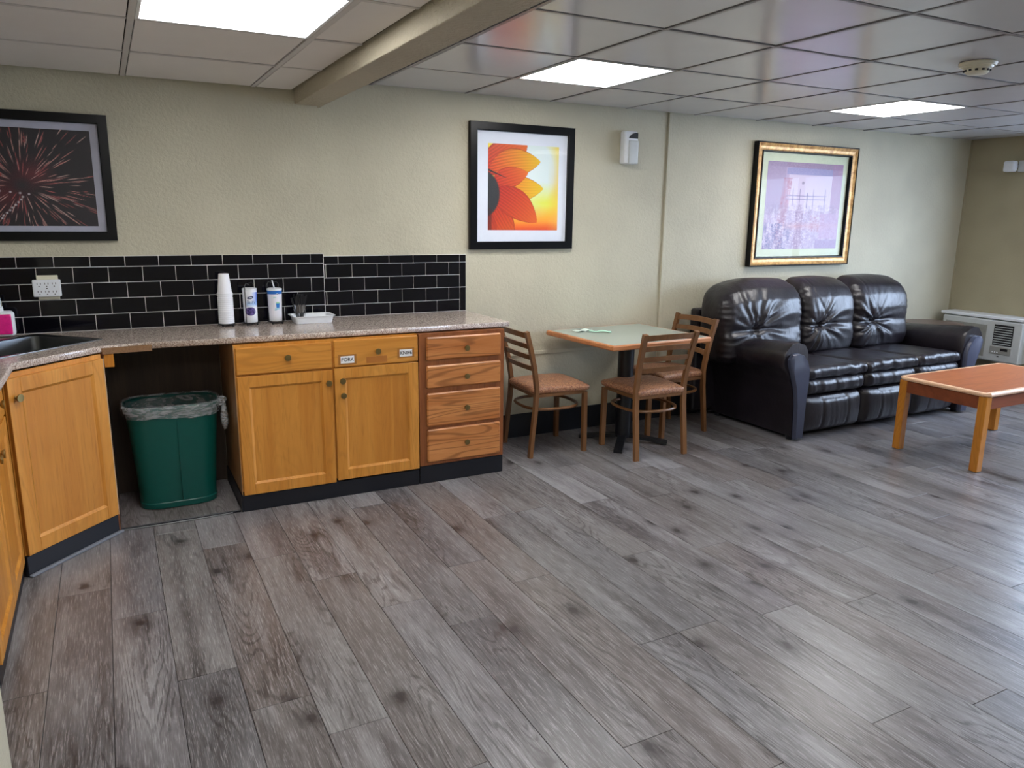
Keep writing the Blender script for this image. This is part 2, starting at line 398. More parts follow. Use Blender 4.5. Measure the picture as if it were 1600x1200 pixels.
# ceiling: slab, panels, grid bars
ceil = struct('ceiling', box(-1.15, XR+.12, YB-.12, DR+.12, 2.40, 2.5), M_GAP)
obj('backing', box(1.13, XR, YB, DR, ZR+.012, 2.40), M_GAP, ceil)
obj('backing', box(-1.02, .975, YB, DL, ZL+.012, 2.40), M_GAP, ceil)
pitchX, pitchY = .60, .637
lights_r = {(1, 0), (5, 0), (1, 5), (5, 4), (8, 3)}; HB = .011
def ceil_light(x0, x1, y0, y1, z, label):
    t = thing('ceiling_light', label, 'light', ((x0+x1)/2, (y0+y1)/2, z))
    f = None
    for a in ((x0, x1, y0, y0+.012), (x0, x1, y1-.012, y1), (x0, x0+.012, y0+.012, y1-.012), (x1-.012, x1, y0+.012, y1-.012)): f = box(*a, z-.001, z+.012, bm=f)
    obj('frame', f, M_WHITE, t, world=True)
    obj('diffuser', box(x0+.012, x1-.012, y0+.012, y1-.012, z+.001, z+.010), M_LIGHT, t, world=True)
xs = [1.13]+[2.025+pitchX*k for k in range(-1, 9)]+[XR]
ys = [DR]+[3.852-pitchY*k for k in range(0, 9)]+[YB]; ys = [y for y in ys if y >= YB]
ys = sorted(set(ys), reverse=True)
RL = {(2, 1): 'square lit ceiling panel above the sunflower picture', (6, 1): 'square lit ceiling panel nearest the emergency light on the right wall',
      (2, 5): 'added unseen lit ceiling panel over the open floor', (6, 5): 'added unseen lit ceiling panel near the window wall', (9, 4): 'added unseen lit ceiling panel beside the window'}  # these three are out of view, added to brighten the room
pmesh = {}
def panel(x0, x1, y0, y1, z, mat):
    w, h = round(x1-x0, 3), round(y1-y0, 3); g = HB+.0042
    key = (w, h, mat.name)
    if key not in pmesh:
        b = box(g, w-g, g, h-g, 0, .010, .0015); me = bpy.data.meshes.new('ceiling_panel'); b.to_mesh(me); b.free(); me.materials.append(mat); pmesh[key] = me
    o = obj('ceiling_panel', None, None, ceil, mesh=pmesh[key]); o.location = (x0, y0, z+rnd.uniform(0, .003)); o.rotation_euler = (rnd.uniform(-.002, .002), rnd.uniform(-.002, .002), 0)
for i in range(len(xs)-1):
    for j in range(len(ys)-1):
        if xs[i+1]-xs[i] < .05 or ys[j]-ys[j+1] < .05: continue
        if (i, j) in RL: ceil_light(xs[i]+HB+.001, xs[i+1]-HB-.001, ys[j+1]+HB+.001, ys[j]-HB-.001, ZR, RL[(i, j)])
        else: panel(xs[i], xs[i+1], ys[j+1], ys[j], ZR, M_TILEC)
def bars(xs, ys, z, x0, x1, y0, y1, mt=None, HB=.011):
    for x in xs: obj('grid_bar', box(x-HB, x+HB, y0, y1, z-.001, z+.008), mt or M_TBAR, ceil)
    for y in ys:
        for a, c in zip([x0]+list(xs), list(xs)+[x1]):
            obj('grid_bar', box(a+HB+.001, c-HB-.001, y-HB, y+HB, z-.0005, z+.008), mt or M_TBAR, ceil)
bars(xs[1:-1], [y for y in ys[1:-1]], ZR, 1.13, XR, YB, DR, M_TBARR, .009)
lx = [-1.02, -.455, .145, .762, .975]; ly = [DL, 3.762, 3.128, 2.494, 1.86, 1.226, .592, -.042, -.676, -1.31, YB]
LL = {(2, 2): 'square lit ceiling panel above the kitchen side left of the beam', (2, 6): 'added unseen lit ceiling panel left of the beam'}  # second one is unseen, added for brightness
for i in range(4):
    for j in range(len(ly)-1):
        if (i, j) in LL: ceil_light(lx[i]+HB+.001, lx[i+1]-HB-.001, ly[j+1]+HB+.001, ly[j]-HB-.001, ZL, LL[(i, j)])
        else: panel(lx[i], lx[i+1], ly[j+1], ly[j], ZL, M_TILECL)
bars(lx[1:-1], ly[1:-1], ZL, -1.02, .975, YB, DL)
struct('trim_1', box(.975, 1.128, YB, DL, 2.078, 2.40, .006, 2), M_BEAM)
obj('beam_end', box(1.10, 1.128, DL, DR, 2.078, 2.40), M_BEAM, bpy.data.objects['trim_1'])
# trims on the back wall
struct('trim_2', box(3.585, 3.612, DR-.016, DR, .165, ZR-.002, .004), M_WALL)
struct('trim_3', box(2.03, 3.585, DR-.012, DR, .572, .600, .004), M_WALL)
struct('baseboard_back', box(2.0, XR, DR-.008, DR, 0, .165, .002), M_KICK)
struct('baseboard_right', box(XR-.008, XR, YB, DR-.01, 0, .11, .002), M_KICK)
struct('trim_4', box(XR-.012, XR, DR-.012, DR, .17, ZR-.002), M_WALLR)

# floor planks
X0, PW, PL = .080, .1862, 1.295
ends = {-3: 2.595, -2: 3.27, -1: 2.986, 0: 2.465, 1: 2.20, 2: 1.984, 3: 2.967, 4: 2.628, 5: 2.386, 6: 1.545, 7: 2.585, 9: 1.97, 10: 1.29, 11: 1.924, 12: 1.207, 13: 1.838, 15: 2.17}
plk = {}; g = .0009
for k in range(-4, 38):
    xa, xb = X0+PW*k, min(X0+PW*(k+1), XR-.002)
    xa = max(xa, -.60)
    e = ends.get(k, rnd.uniform(0, PL)); e = e-PL*math.ceil((e-YB)/PL)
    y = e
    while y < DR:
        ya, yb = max(y, YB), min(y+PL, DR-.002)
        y += PL
        if yb-ya < .03: continue
        key = (round(xb-xa, 3), round(yb-ya, 3))
        if key not in plk:
            b = box(g, xb-xa-g, g, yb-ya-g, -.008, 0, .0008); me = bpy.data.meshes.new('plank'); b.to_mesh(me); b.free(); me.materials.append(M_FLOOR); plk[key] = me
        o = obj('plank', None, None, floor, mesh=plk[key]); o.location = (xa, ya, rnd.uniform(-.0004, 0))

# backsplash tiles (children of the back wall)
obj('grout', box(-1.0, XJ-.0005, DL-.004, DL, .880, 1.2755), M_GROUT, wb)
obj('grout', box(XJ+.001, 2.022, DR-.004, DR, .880, 1.2590), M_GROUT, wb)
tk = {}
def tile(xa, xb, za, zb, y):
    gg = .0020; w, h = round(xb-xa, 3), round(zb-za, 3)
    if (w, h) not in tk:
        b = box(gg, w-gg, 0, .008, gg, h-gg, .0012); me = bpy.data.meshes.new('tile'); b.to_mesh(me); b.free(); me.materials.append(M_TILE); tk[(w, h)] = me
    o = obj('tile', None, None, wb, mesh=tk[(w, h)]); o.location = (xa, y-.0085, za); o.rotation_euler = (rnd.uniform(-.003, .003), 0, rnd.uniform(-.003, .003))
def row(x0, x1, off, p, za, zb, y):
    k = math.floor((x0-off)/p); x = x0
    while x < x1-.004:
        k += 1; e = min(off+p*k, x1)
        if e-x > .01: tile(x, e, za, zb, y)
        x = e
zl = [1.2755, 1.222, 1.143, 1.063, .983, .901]; zr = [1.259, 1.2105, 1.1318, 1.0525, .973, .901]
for r in range(5):
    row(-1.0, XJ-.002, .0777 if r % 2 == 0 else -.002, .1576, zl[r+1], zl[r], DL)
    row(XJ+.004, 1.978, 1.199 if r % 2 == 0 else 1.280, .1556, zr[r+1], zr[r], DR)
for za, zb in ((1.2105, 1.259), (1.0525, 1.2105), (.901, 1.0525)): tile(1.978, 2.022, za, zb, DR)

# ------------------------------------------------------------------ cabinets
KN = None
def knob(parent, x, y, z, world=True):
    prof = [(0, 0), (.0155, .001), (.0165, .005), (.0145, .010), (.0075, .013), (.006, .020), (.009, .022), (.009, .024)]
    b = bmesh.new(); b = lathe(prof, seg=20, bm=b)
    # the axis of the profile points out of the face (-y); z=0 of the profile is the outer end
    bmesh.ops.rotate(b, verts=b.verts, cent=(0, 0, 0), matrix=Matrix.Rotation(-PI/2, 3, 'X'))
    bmesh.ops.translate(b, verts=b.verts, vec=(x, y-.024, z))
    return obj('knob', b, M_BRASS, parent, smooth=True)
def door(cab, x0, x1, z0, z1, yf, knobs=(), fr=.056, mat=None, pm=None, edge=False):
    """shaker door in the cabinet's own frame: face looks along -y, yf is its front"""
    b = None; t = .018; i = .008
    for a in ((x0, x0+fr, z0, z1), (x1-fr, x1, z0, z1), (x0+fr, x1-fr, z0, z0+fr), (x0+fr, x1-fr, z1-fr, z1)):
        b = box(a[0], a[1], yf, yf+t, a[2], a[3], .0015, bm=b)
    # sloped inner moulding
    ix0, ix1, iz0, iz1 = x0+fr, x1-fr, z0+fr, z1-fr; q = bmesh.new(); s = .011; dp = .009
    o_ = [(ix0, iz0), (ix1, iz0), (ix1, iz1), (ix0, iz1)]; n_ = [(ix0+s, iz0+s), (ix1-s, iz0+s), (ix1-s, iz1-s), (ix0+s, iz1-s)]
    A = [q.verts.new((x, yf+.001, z)) for x, z in o_]; B = [q.verts.new((x, yf+dp, z)) for x, z in n_]
    for k in range(4): q.faces.new((A[k], A[(k+1) % 4], B[(k+1) % 4], B[k]))
    b = merge(b, q)
    d = obj('door', b, mat or M_OAKV, cab)
    obj('door_panel', box(ix0+.002, ix1-.002, yf+dp-.0005, yf+t-.002, iz0+.002, iz1-.002), pm or M_OAKP, d)
    for kx, kz in knobs: knob(d, kx, yf, kz)
    if edge: obj('edge_strip', box(x1, x1+.003, yf-.0005, yf+t+.012, z0, z1), M_EDGE, d)
    return d
def drawer(cab, x0, x1, z0, z1, yf, kx, kz, mat, bev=.004):
    d = obj('drawer', box(x0, x1, yf, yf+.018, z0, z1, bev, 1), mat, cab); knob(d, kx, yf, kz); return d
ZT = .866
# double cabinet
cab = thing('base_cabinet', 'golden oak base cabinet with two doors under two drawers, beside the green bin', 'cabinet', (.503, 3.865, 0))
o = .503; W2 = .960
obj('carcass', box(.004, W2-.002, .020, .55, .105, ZT-.002), M_OAKV, cab)
obj('side_panel', box(0, .004, .018, .55, .090, ZT-.002), M_SIDE, cab)
obj('toe_kick', box(.0, W2, .010, .50, 0, .088, .003), M_KICK, cab)
obj('kick_return', box(-.006, 0, .012, .545, 0, .09), M_KICK, cab)
dr1 = drawer(cab, .008, .482, .716, .852, 0, .256, .790, M_OAKX)
dr2 = drawer(cab, .494, .956, .716, .858, 0, .726, .790, M_OAKX)
door(cab, .008, .482, .090, .707, 0, [(.458, .640)])
door(cab, .492, .956, .098, .711, 0, [(.531, .645), (.533, .566)])
for nm, body, lx_, lz_, rz in (('paper_label', 'FORK', .563, .755, .02), ('paper_label', 'KNIFE', .886, .768, .0)):
    s = obj('label_sleeve', box(lx_-.048, lx_+.048, -.0012, 0, lz_-.027, lz_+.027), M_SLEEVE, dr2)
    p = obj('paper_label', box(lx_-.036, lx_+.036, -.0022, -.0012, lz_-.019, lz_+.019), M_PAPER, dr2)
    text_mesh(body, .026, M_INK, dr2, (lx_, -.0026, lz_), (PI/2, 0, 0))
obj('tape_residue', box(.665, .780, -.0008, 0, .728, .762), plain('tape_residue', (178, 112, 50), .3), dr2)
# drawer stack
st = thing('drawer_cabinet', 'reddish oak cabinet with four drawers at the right end of the counter', 'cabinet', (1.465, 3.868, 0))
obj('carcass', box(0, .524, .016, .59, .108, ZT-.002), M_REDF, st)
fb = None
for a in ((0, .040, .108, ZT-.002), (.500, .524, .108, ZT-.002), (.040, .500, .108, .126), (.040, .500, .318, .338), (.040, .500, .527, .558), (.040, .500, .683, .715), (.040, .500, .844, ZT-.002)):
    fb = box(a[0], a[1], 0, .016, a[2], a[3], bm=fb)
obj('face_frame', fb, M_REDF, st)
obj('toe_kick', box(0, .526, .004, .59, 0, .105, .003), M_KICK, st)
for z0, z1, kz in ((.714, .844, .774), (.556, .684, .612), (.336, .527, .430), (.124, .318, .225)):
    drawer(st, .042, .500, z0, z1, -.012, .278, kz, M_RED, .007)
# diagonal sink cabinet
A_, B_ = Vector((-.055, 3.868)), Vector((-.400, 3.512)); ang = math.atan2(A_.y-B_.y, A_.x-B_.x); LW = (A_-B_).length
sk = thing('corner_sink_cabinet', 'golden oak corner cabinet with one tall door set diagonally under the sink', 'cabinet', (B_.x, B_.y, 0), ang)
obj('face_frame', box(0, LW, .018, .034, .095, ZT-.002), M_OAKV, sk)
door(sk, .006, LW-.006, .095, .845, 0, [(.040, .765)], fr=.060, edge=True)
obj('toe_kick', box(.0, LW, .010, .030, 0, .092, .003), M_KICK, sk)
obj('kick_strip', box(.0, LW+.01, -.008, .010, 0, .012, .003), plain('grey_caulk', (120, 124, 134), .4), sk)
def tolocal(pts): 
    c, s = math.cos(-ang), math.sin(-ang)
    return [((x-B_.x)*c-(y-B_.y)*s, (x-B_.x)*s+(y-B_.y)*c) for x, y in pts]
obj('side_panel', prism(tolocal([(-.078, 3.895), (-.060, 3.900), (-.060, 4.40), (-.078, 4.40)]), 0, ZT-.002), M_REDF, sk)
obj('cabinet_body', prism(tolocal([(-.09, 3.90), (-.09, 4.39), (-.98, 4.39), (-.98, 3.53), (-.44, 3.53)]), .10, .60), M_REDF, sk)
# left run, faces +x
lr = thing('base_cabinet', 'golden oak base cabinet seen edge-on at the left border of the view', 'cabinet', (-.412, 2.668, 0), PI/2)
obj('carcass', box(0, .83, .020, .59, .10, ZT-.002), M_OAKV, lr)
obj('toe_kick', box(.0, .83, .012, .55, 0, .092, .003), M_KICK, lr)
door(lr, .006, .462, .080, .705, 0, [(.430, .640)]); door(lr, .470, .826, .080, .705, 0, [(.502, .640)])
drawer(lr, .006, .462, .713, .850, 0, .235, .79, M_OAKX); drawer(lr, .470, .826, .713, .850, 0, .65, .79, M_OAKX)

# counter
def flat_curve(name, loops, z0, z1, mat, bev=0):
    cu = bpy.data.curves.new(name, 'CURVE'); cu.dimensions = '2D'; cu.fill_mode = 'BOTH'; cu.extrude = (z1-z0)/2-bev; cu.bevel_depth = bev; cu.bevel_resolution = 1
    for L in loops:
        s = cu.splines.new('POLY'); s.points.add(len(L)-1); s.use_cyclic_u = True
        for p, (x, y) in zip(s.points, L): p.co = (x, y, 0, 1)
    t = bpy.data.objects.new(name, cu); C.objects.link(t); bpy.context.view_layer.update()
    me = bpy.data.meshes.new_from_object(t.evaluated_get(bpy.context.evaluated_depsgraph_get())); bpy.data.objects.remove(t)
    me.transform(Matrix.Translation((0, 0, (z0+z1)/2))); me.materials.clear(); me.materials.append(mat); return me
ZC = .900
SC = Vector((-.050, 4.085)); d1 = Vector((-.7071, -.7071)); d2 = Vector((-.7071, .7071))
SW, SD = .62, .42
sink_loop = [SC, SC+d1*SW, SC+d1*SW+d2*SD, SC+d2*SD]
hole = [SC+d1*.012+d2*.012, SC+d1*(SW-.012)+d2*.012, SC+d1*(SW-.012)+d2*(SD-.012), SC+d1*.012+d2*(SD-.012)]
outer = [(2.036, 3.905), (2.026, DR-.009), (XJ+.0, DR-.009), (XJ+.0, DL-.009), (-1.01, DL-.009), (-1.01, 2.67), (-.385, 2.67), (-.378, 3.575), (-.064, 3.885), (.149, 3.915), (.149, 3.905)]
ct = thing('countertop', 'speckled beige laminate countertop running from the sink corner to the drawers', 'countertop', (.8, 4.1, ZT))
me = flat_curve('worktop', [outer, [tuple(p) for p in hole]], ZT+.005, ZC, M_GRAN, .003); me.transform(Matrix.Translation((-.8, -4.1, -ZT)))
link(bpy.data.objects.new('worktop', me), ct)
tag(obj('bare_edge', prism([(-.058, 3.878), (.147, 3.896), (.147, 3.912), (-.062, 3.883)], ZT-.004, ZC-.010), M_BAREPLY, ct, world=True), 'bare brown edge where the laminate strip is missing')
obj('wooden_cleat', box(-.055, -.015, 3.885, 3.925, .80, ZT-.006), M_COFLEG, ct, world=True)
# sink
sk2 = thing('sink', 'stainless steel sink set into the counter corner', 'sink', (SC.x, SC.y, .70))
b = bmesh.new(); 
def ringpts(ins, z): 
    return [SC+d1*a+d2*c for a, c in ((ins, ins), (SW-ins, ins), (SW-ins, SD-ins), (ins, SD-ins))], z
def rr(ins, z, r=.04, n=5):
    pts = []; lo, hi1, hi2 = ins, SW-ins, SD-ins
    for cx_, cy_, a0 in ((lo+r, lo+r, PI), (hi1-r, lo+r, 1.5*PI), (hi1-r, hi2-r, 0), (lo+r, hi2-r, .5*PI)):
        for k in range(n+1):
            a = a0+k/n*PI/2; q = SC+d1*(cx_+r*math.cos(a))+d2*(cy_+r*math.sin(a)); pts.append((q.x, q.y, z))
    return pts
loops = [rr(.0, ZC+.001, .012), rr(.002, ZC+.004, .012), rr(.020, ZC+.004, .02), rr(.026, ZC-.002, .03), rr(.034, ZC-.14, .045), rr(.07, ZC-.165, .05)]
vs = [[b.verts.new(p) for p in L] for L in loops]
for P_, Q_ in zip(vs, vs[1:]):
    for i in range(len(P_)): b.faces.new((P_[i], P_[(i+1) % len(P_)], Q_[(i+1) % len(P_)], Q_[i]))
b.faces.new(vs[-1])
so = obj('basin', b, M_STEEL, sk2, world=True, smooth=True)
md = so.modifiers.new('thick', 'SOLIDIFY'); md.thickness = .0015; md.offset = -1
cc = SC+d1*.36+d2*.16
obj('drain', lathe([(0, ZC-.160), (.03, ZC-.160), (.045, ZC-.158), (.045, ZC-.163), (0, ZC-.164)], cc.x, cc.y, 24), M_STEEL, sk2, world=True, smooth=True)
# faucet (just out of the frame at the left, its foot shows by the rim)
# ribbed tumbler in the sink
cx_, cy_ = -.425, 3.90
tb = thing('ribbed_tumbler', 'ribbed clear tumbler standing in the sink', 'glass', (cx_, cy_, ZC-.163))
b = bmesh.new(); n_ = 48; rings = []
for z, r in ((0, .030), (.01, .033), (.11, .044), (.125, .046), (.125, .043), (.012, .029)):
    rings.append([b.verts.new((cx_+(r+(.0016 if (i % 4 < 2) else 0))*math.cos(2*PI*i/n_), cy_+(r+(.0016 if (i % 4 < 2) else 0))*math.sin(2*PI*i/n_), ZC-.163+z)) for i in range(n_)])
for P_, Q_ in zip(rings, rings[1:]):
    for i in range(n_): b.faces.new((P_[i], P_[(i+1) % n_], Q_[(i+1) % n_], Q_[i]))
b.faces.new(rings[0]); b.faces.new(rings[-1])
obj('tumbler_body', b, plain('grey_ribbed_steel', (150, 154, 160), .2, metal=1), tb, world=True, smooth=True)
# soap bottle
sb = thing('soap_bottle', 'white framed bottle of pink soap behind the sink at the left border', 'bottle', (-.475, 4.335, ZC))
obj('bottle_shell', rbox(.055, .022, .062, .020, (12, 8, 12), center=(-.475, 4.335, ZC+.066)), M_WHITE, sb, world=True, smooth='all')
obj('soap_window', rbox(.043, .003, .048, .003, (8, 3, 8), center=(-.475, 4.312, ZC+.064)), M_PINK, sb, world=True, smooth='all')
obj('pump', lathe([(0, ZC+.19), (.007, ZC+.19), (.007, ZC+.15), (.012, ZC+.148), (.014, ZC+.125), (0, ZC+.125)], -.475, 4.335, 16), M_WHITE, sb, world=True, smooth=True)

# alcove floor and threshold
struct('trim_5', box(-.058, .500, DL-.014, DL-.001, .012, ZT-.01), mat_oak('alcove_shade_panel', (74, 60, 48), (58, 46, 38), 'z', cath=.2, rough=.6))  # added dark sheet: the alcove's shade put into its colour
al = thing('alcove_floor', 'raised plank floor board under the green bin', 'floor board', (.22, 4.15, 0))
obj('board', box(-.055, .492, 3.893, DL-.002, .0, .010), M_FLOOR, al, world=True)
obj('edge_trim', box(-.055, .492, 3.884, 3.893, .0, .012, .002), M_KICK, al, world=True)
obj('metal_strip', tube([(-.045, 3.880, .004), (.12, 3.874, .004), (.30, 3.876, .004), (.45, 3.880, .004)], .004, 6), M_STEEL, al, world=True, smooth=True)

# green bin with liner
bn = thing('waste_bin', 'green plastic waste bin in the open gap under the counter', 'bin', (.225, 4.19, .011))
def sup(z, hw, hd, nexp=3.6, n=64, dx=0, dy=0, wob=0, ph=0):
    pts = []
    for i in range(n):
        a = 2*PI*i/n; c, s = math.cos(a), math.sin(a)
        k = (abs(c)**nexp+abs(s)**nexp)**(-1/nexp); w = 1+wob*math.sin(a*9+ph)+wob*.7*math.sin(a*17+ph*2)
        pts.append((.225+dx+hw*c*k*w, 4.19+dy+hd*s*k*w, z))
    return pts
def loft(L, cap0=True, cap1=False):
    b = bmesh.new(); vs = [[b.verts.new(p) for p in l] for l in L]; n = len(vs[0])
    for P_, Q_ in zip(vs, vs[1:]):
        for i in range(n): b.faces.new((P_[i], P_[(i+1) % n], Q_[(i+1) % n], Q_[i]))
    if cap0: b.faces.new(vs[0])
    if cap1: b.faces.new(vs[-1])
    return b
zb = .011
L = [sup(zb, .178, .120), sup(zb+.004, .186, .126), sup(zb+.030, .188, .128), sup(zb+.034, .184, .124), sup(zb+.25, .198, .134), sup(.515, .217, .146), sup(.518, .226, .153), sup(.548, .228, .155), sup(.550, .223, .151), sup(.545, .216, .145), sup(.25, .194, .131), sup(zb+.02, .176, .118)]
obj('bin_body', loft(L, True, True), M_BIN, bn, world=True, smooth=True)
obj('front_seam', box(.236, .239, 4.043, 4.062, .05, .47), M_BIN, bn, world=True)
L = [sup(.30, .19, .126, wob=.01), sup(.45, .203, .136, wob=.012, ph=2), sup(.53, .212, .142, wob=.008), sup(.557, .224, .152, wob=.004), sup(.556, .234, .160, wob=.006, ph=1), sup(.535, .238, .163, wob=.004, ph=3), sup(.512, .233, .160, wob=.005, ph=4), sup(.490, .228, .156, wob=.006, ph=5)]
L[-1] = [(x, y, z+.006*math.sin(14*x)+.003*math.sin(57*x+y*31)) for x, y, z in L[-1]]
obj('bin_liner', loft(L, False, False), M_FILM, bn, world=True, smooth='all')
kx_, ky_ = .462, 4.10
obj('liner_knot', rbox(.020, .024, .026, .018, (8, 8, 8), lambda x, y, z: (x*(1+.3*math.sin(z*190)), y*(1+.25*math.sin(x*300)), z), center=(kx_, ky_, .545)), M_FILM, bn, world=True, smooth='all')
obj('liner_tail', loft([[(kx_+.005+r*math.cos(2*PI*i/14)*(1+.25*math.sin(i*2.4)), ky_-.012+r*.45*math.sin(2*PI*i/14)-dz*.02, .53-dz) for i in range(14)] for dz, r in ((0, .006), (.02, .012), (.06, .018), (.10, .017), (.135, .008))], True, True), M_FILM, bn, world=True, smooth='all')

# ------------------------------------------------------------------ counter items
ye = 4.335
rk = thing('canister_rack', 'black wire rack holding the cups and the two canisters', 'rack', (.68, ye, ZC))
centers = [(.541, ye), (.668, ye), (.800, ye)]
b = None
for (x, y) in centers:
    b = tube([(x+.043*math.cos(a), y+.043*math.sin(a), ZC+.012) for a in [2*PI*i/24 for i in range(24)]], .0025, 6, True, bm=b)
    b = tube([(x-.042, y, ZC+.012), (x+.042, y, ZC+.012)], .002, 6, bm=b); b = tube([(x, y-.042, ZC+.012), (x, y+.042, ZC+.012)], .002, 6, bm=b)
obj('base_ring', b, M_BLACK, rk, world=True, smooth=True)
for (x, y) in centers:
    for sx in (-.043, .043): obj('foot', tube([(x+sx*.6, y-.045, ZC+.001), (x+sx*.6, y-.044, ZC+.012)], .004, 6), M_BLACK, rk, world=True)
    for sx, a0 in ((-.030, 0), (.030, 0)):
        y_ = y-.040 if sx < 0 and x == centers[1][0] else y+.040
        obj('upright_wire', tube([(x+sx, y_, ZC+.012), (x+sx, y_, ZC+.215), (x+sx*.7, y_+.004, ZC+.228), (x+sx*.2, y_+.01, ZC+.222)], .0022, 6), M_BLACK, rk, world=True, smooth=True)
# cups: inverted nested foam cups
ncup = 16
prof = [(.0, .092), (.0245, .092), (.026, .090), (.0362, .0095), (.0405, .0042), (.0400, .0), (.0355, .0), (.034, .010), (.024, .086), (0, .088)]
for k in range(ncup):
    z = ZC+.015+k*.0102+(.004 if k > ncup-3 else 0)
    b = lathe([(r, z+h*1.18) for r, h in prof], centers[0][0], centers[0][1], 28)
    t = obj('foam_cup', b, M_FOAM, None, smooth=True)
    if k == ncup-1: tag(t, 'white foam cup on top of the upside-down stack', 'cup', 'foam cups in the rack')
    else: tag(t, 'white foam cup nested in the upside-down stack, only its rim showing', 'cup', 'foam cups in the rack')

def disc_noise(u, v, f): return np.sin(u*f*3.1+np.sin(v*f*2.3)*2)*np.cos(v*f*2.7+np.sin(u*f*1.9)*2)
FONT = {'D': ['11110', '10001', '10001', '10001', '10001', '10001', '11110'], 'a': ['00000', '00000', '01110', '00001', '01111', '10001', '01111'], 'i': ['00100', '00000', '01100', '00100', '00100', '00100', '01110'],
        'r': ['00000', '00000', '10110', '11001', '10000', '10000', '10000'], 'y': ['00000', '10001', '10001', '10001', '01111', '00001', '01110'], 'C': ['01110', '10001', '10000', '10000', '10000', '10001', '01110'],
        'e': ['00000', '00000', '01110', '10001', '11111', '10000', '01110'], 'm': ['00000', '00000', '11010', '10101', '10101', '10101', '10101']}
def stamp(img, U, V, word, u0, v0, cw, ch, col):
    for i, c in enumerate(word):
        bmp = FONT[c]; lu = (U-(u0+i*cw*6))/cw; lv = 6-(V-v0)/ch+1
        iu = np.floor(lu).astype(int); iv = np.floor(lv).astype(int); ok = (iu >= 0) & (iu < 5) & (iv >= 0) & (iv < 7)
        a = np.array([[int(x) for x in r] for r in bmp]); hit = ok & (a[np.clip(iv, 0, 6), np.clip(iu, 0, 4)] == 1)
        img[hit] = col
def mixc(img, mask, col, a=1.0):
    m_ = np.clip(mask*a, 0, 1)[..., None]; return img*(1-m_)+np.array(col, float)*m_
def lab1(U, V):
    img = np.ones(U.shape+(3,))*np.array([236, 238, 246.])
    img = mixc(img, np.clip((U-.55)*3, 0, 1)*(V > .52)*(V < .93), (60, 100, 205), .85)
    img = mixc(img, np.clip(1-np.abs(V-.56)*9, 0, 1)*(U > .35), (150, 190, 235), .8)
    e = ((U-.52)/.13)**2+((V-.76-.12*(U-.52))/.045)**2
    img = mixc(img, e < 1, (18, 40, 84)); img = mixc(img, ((U-.53)/.07)**2+((V-.76)/.014)**2 < 1, (210, 225, 240))
    stamp(img, U, V, 'Dairy', .40, .575, .0105, .016, (40, 70, 130)); stamp(img, U, V, 'Creamer', .40, .475, .0080, .011, (220, 235, 250))
    e = np.clip(1.15-(((U-.50)/.22)**2+((V-.33)/.13)**2), 0, 1)*(V < .46)
    img = mixc(img, np.clip(e*4, 0, 1), (42, 30, 92)); nz = disc_noise(U*3, V*3, 9)
    img = mixc(img, (np.clip(e*4, 0, 1))*(nz > .45), (176, 150, 226), .8)
    return img
def lab2(U, V):
    img = np.ones(U.shape+(3,))*np.array([236, 236, 246.])
    img = mixc(img, (V > .87) & (V < .975), (22, 104, 190))
    img = mixc(img, ((U-.60)/.03)**2+((V-.875)/.03)**2 < 1, (225, 238, 245)); img = mixc(img, ((U-.60)/.018)**2+((V-.875)/.018)**2 < 1, (30, 60, 90))
    img = mixc(img, ((U-.50)/.07)**2+((V-.76)/.02)**2 < 1, (190, 225, 225))
    cup = (np.abs(U-.62) < .075*(1+(V-.50)*1.6)) & (V > .42) & (V < .58)
    img = mixc(img, cup, (40, 128, 206)); img = mixc(img, (np.abs(U-.62) < .07) & (V > .57) & (V < .615), (170, 220, 170))
    img = mixc(img, ((U-.60)/.12)**2+((V-.39)/.02)**2 < 1, (150, 214, 236)); img = mixc(img, ((U-.52)/.06)**2+((V-.355)/.014)**2 < 1, (110, 180, 200))
    return img
def canister(i, label, r0, r1, h, fn, lid):
    x, y = centers[i]; z0 = ZC+.015
    t = thing('canister', label, 'canister', (x, y, z0))
    obj('canister_body', lathe([(0, z0), (r0, z0), (r0+.001, z0+.002), (r1, z0+h-.003), (r1-.002, z0+h), (0, z0+h)], x, y, 40), M_WHITE, t, world=True, smooth=True)
    a0 = math.atan2(-y, -x)  # towards the camera
    def wrap(U, V):
        a = a0+(U-.5)*3.6; r = r0+(r1-r0)*(.02+.95*V)+.0008
        return np.stack([x+r*np.cos(a), y+r*np.sin(a), z0+.004+(h-.010)*V], -1)
    print_mesh('printed_sleeve', fn, 0, 0, 0, 0, 0, 150, 150, M_LABEL, t, wrap=wrap)
    obj('lid', lathe([(0, z0+h+.003), (r1*.86, z0+h+.003), (r1+.0015, z0+h), (r1+.0015, z0+h-.008), (r1-.001, z0+h-.008)], x, y, 40), lid, t, world=True, smooth=True)
    return t
canister(1, 'white canister with a navy oval mark and purple berries', .034, .037, .183, lab1, M_WHITE)
canister(2, 'white canister with a blue band and a blue cup picture', .033, .039, .178, lab2, M_WHITE)
t = obj('straw', tube([(.800, ye, ZC+.197), (.790, ye-.002, ZC+.238)], .0035, 8), M_WHITE, None, smooth=True); tag(t, 'white straw sticking up from the canister with the blue band', 'straw')
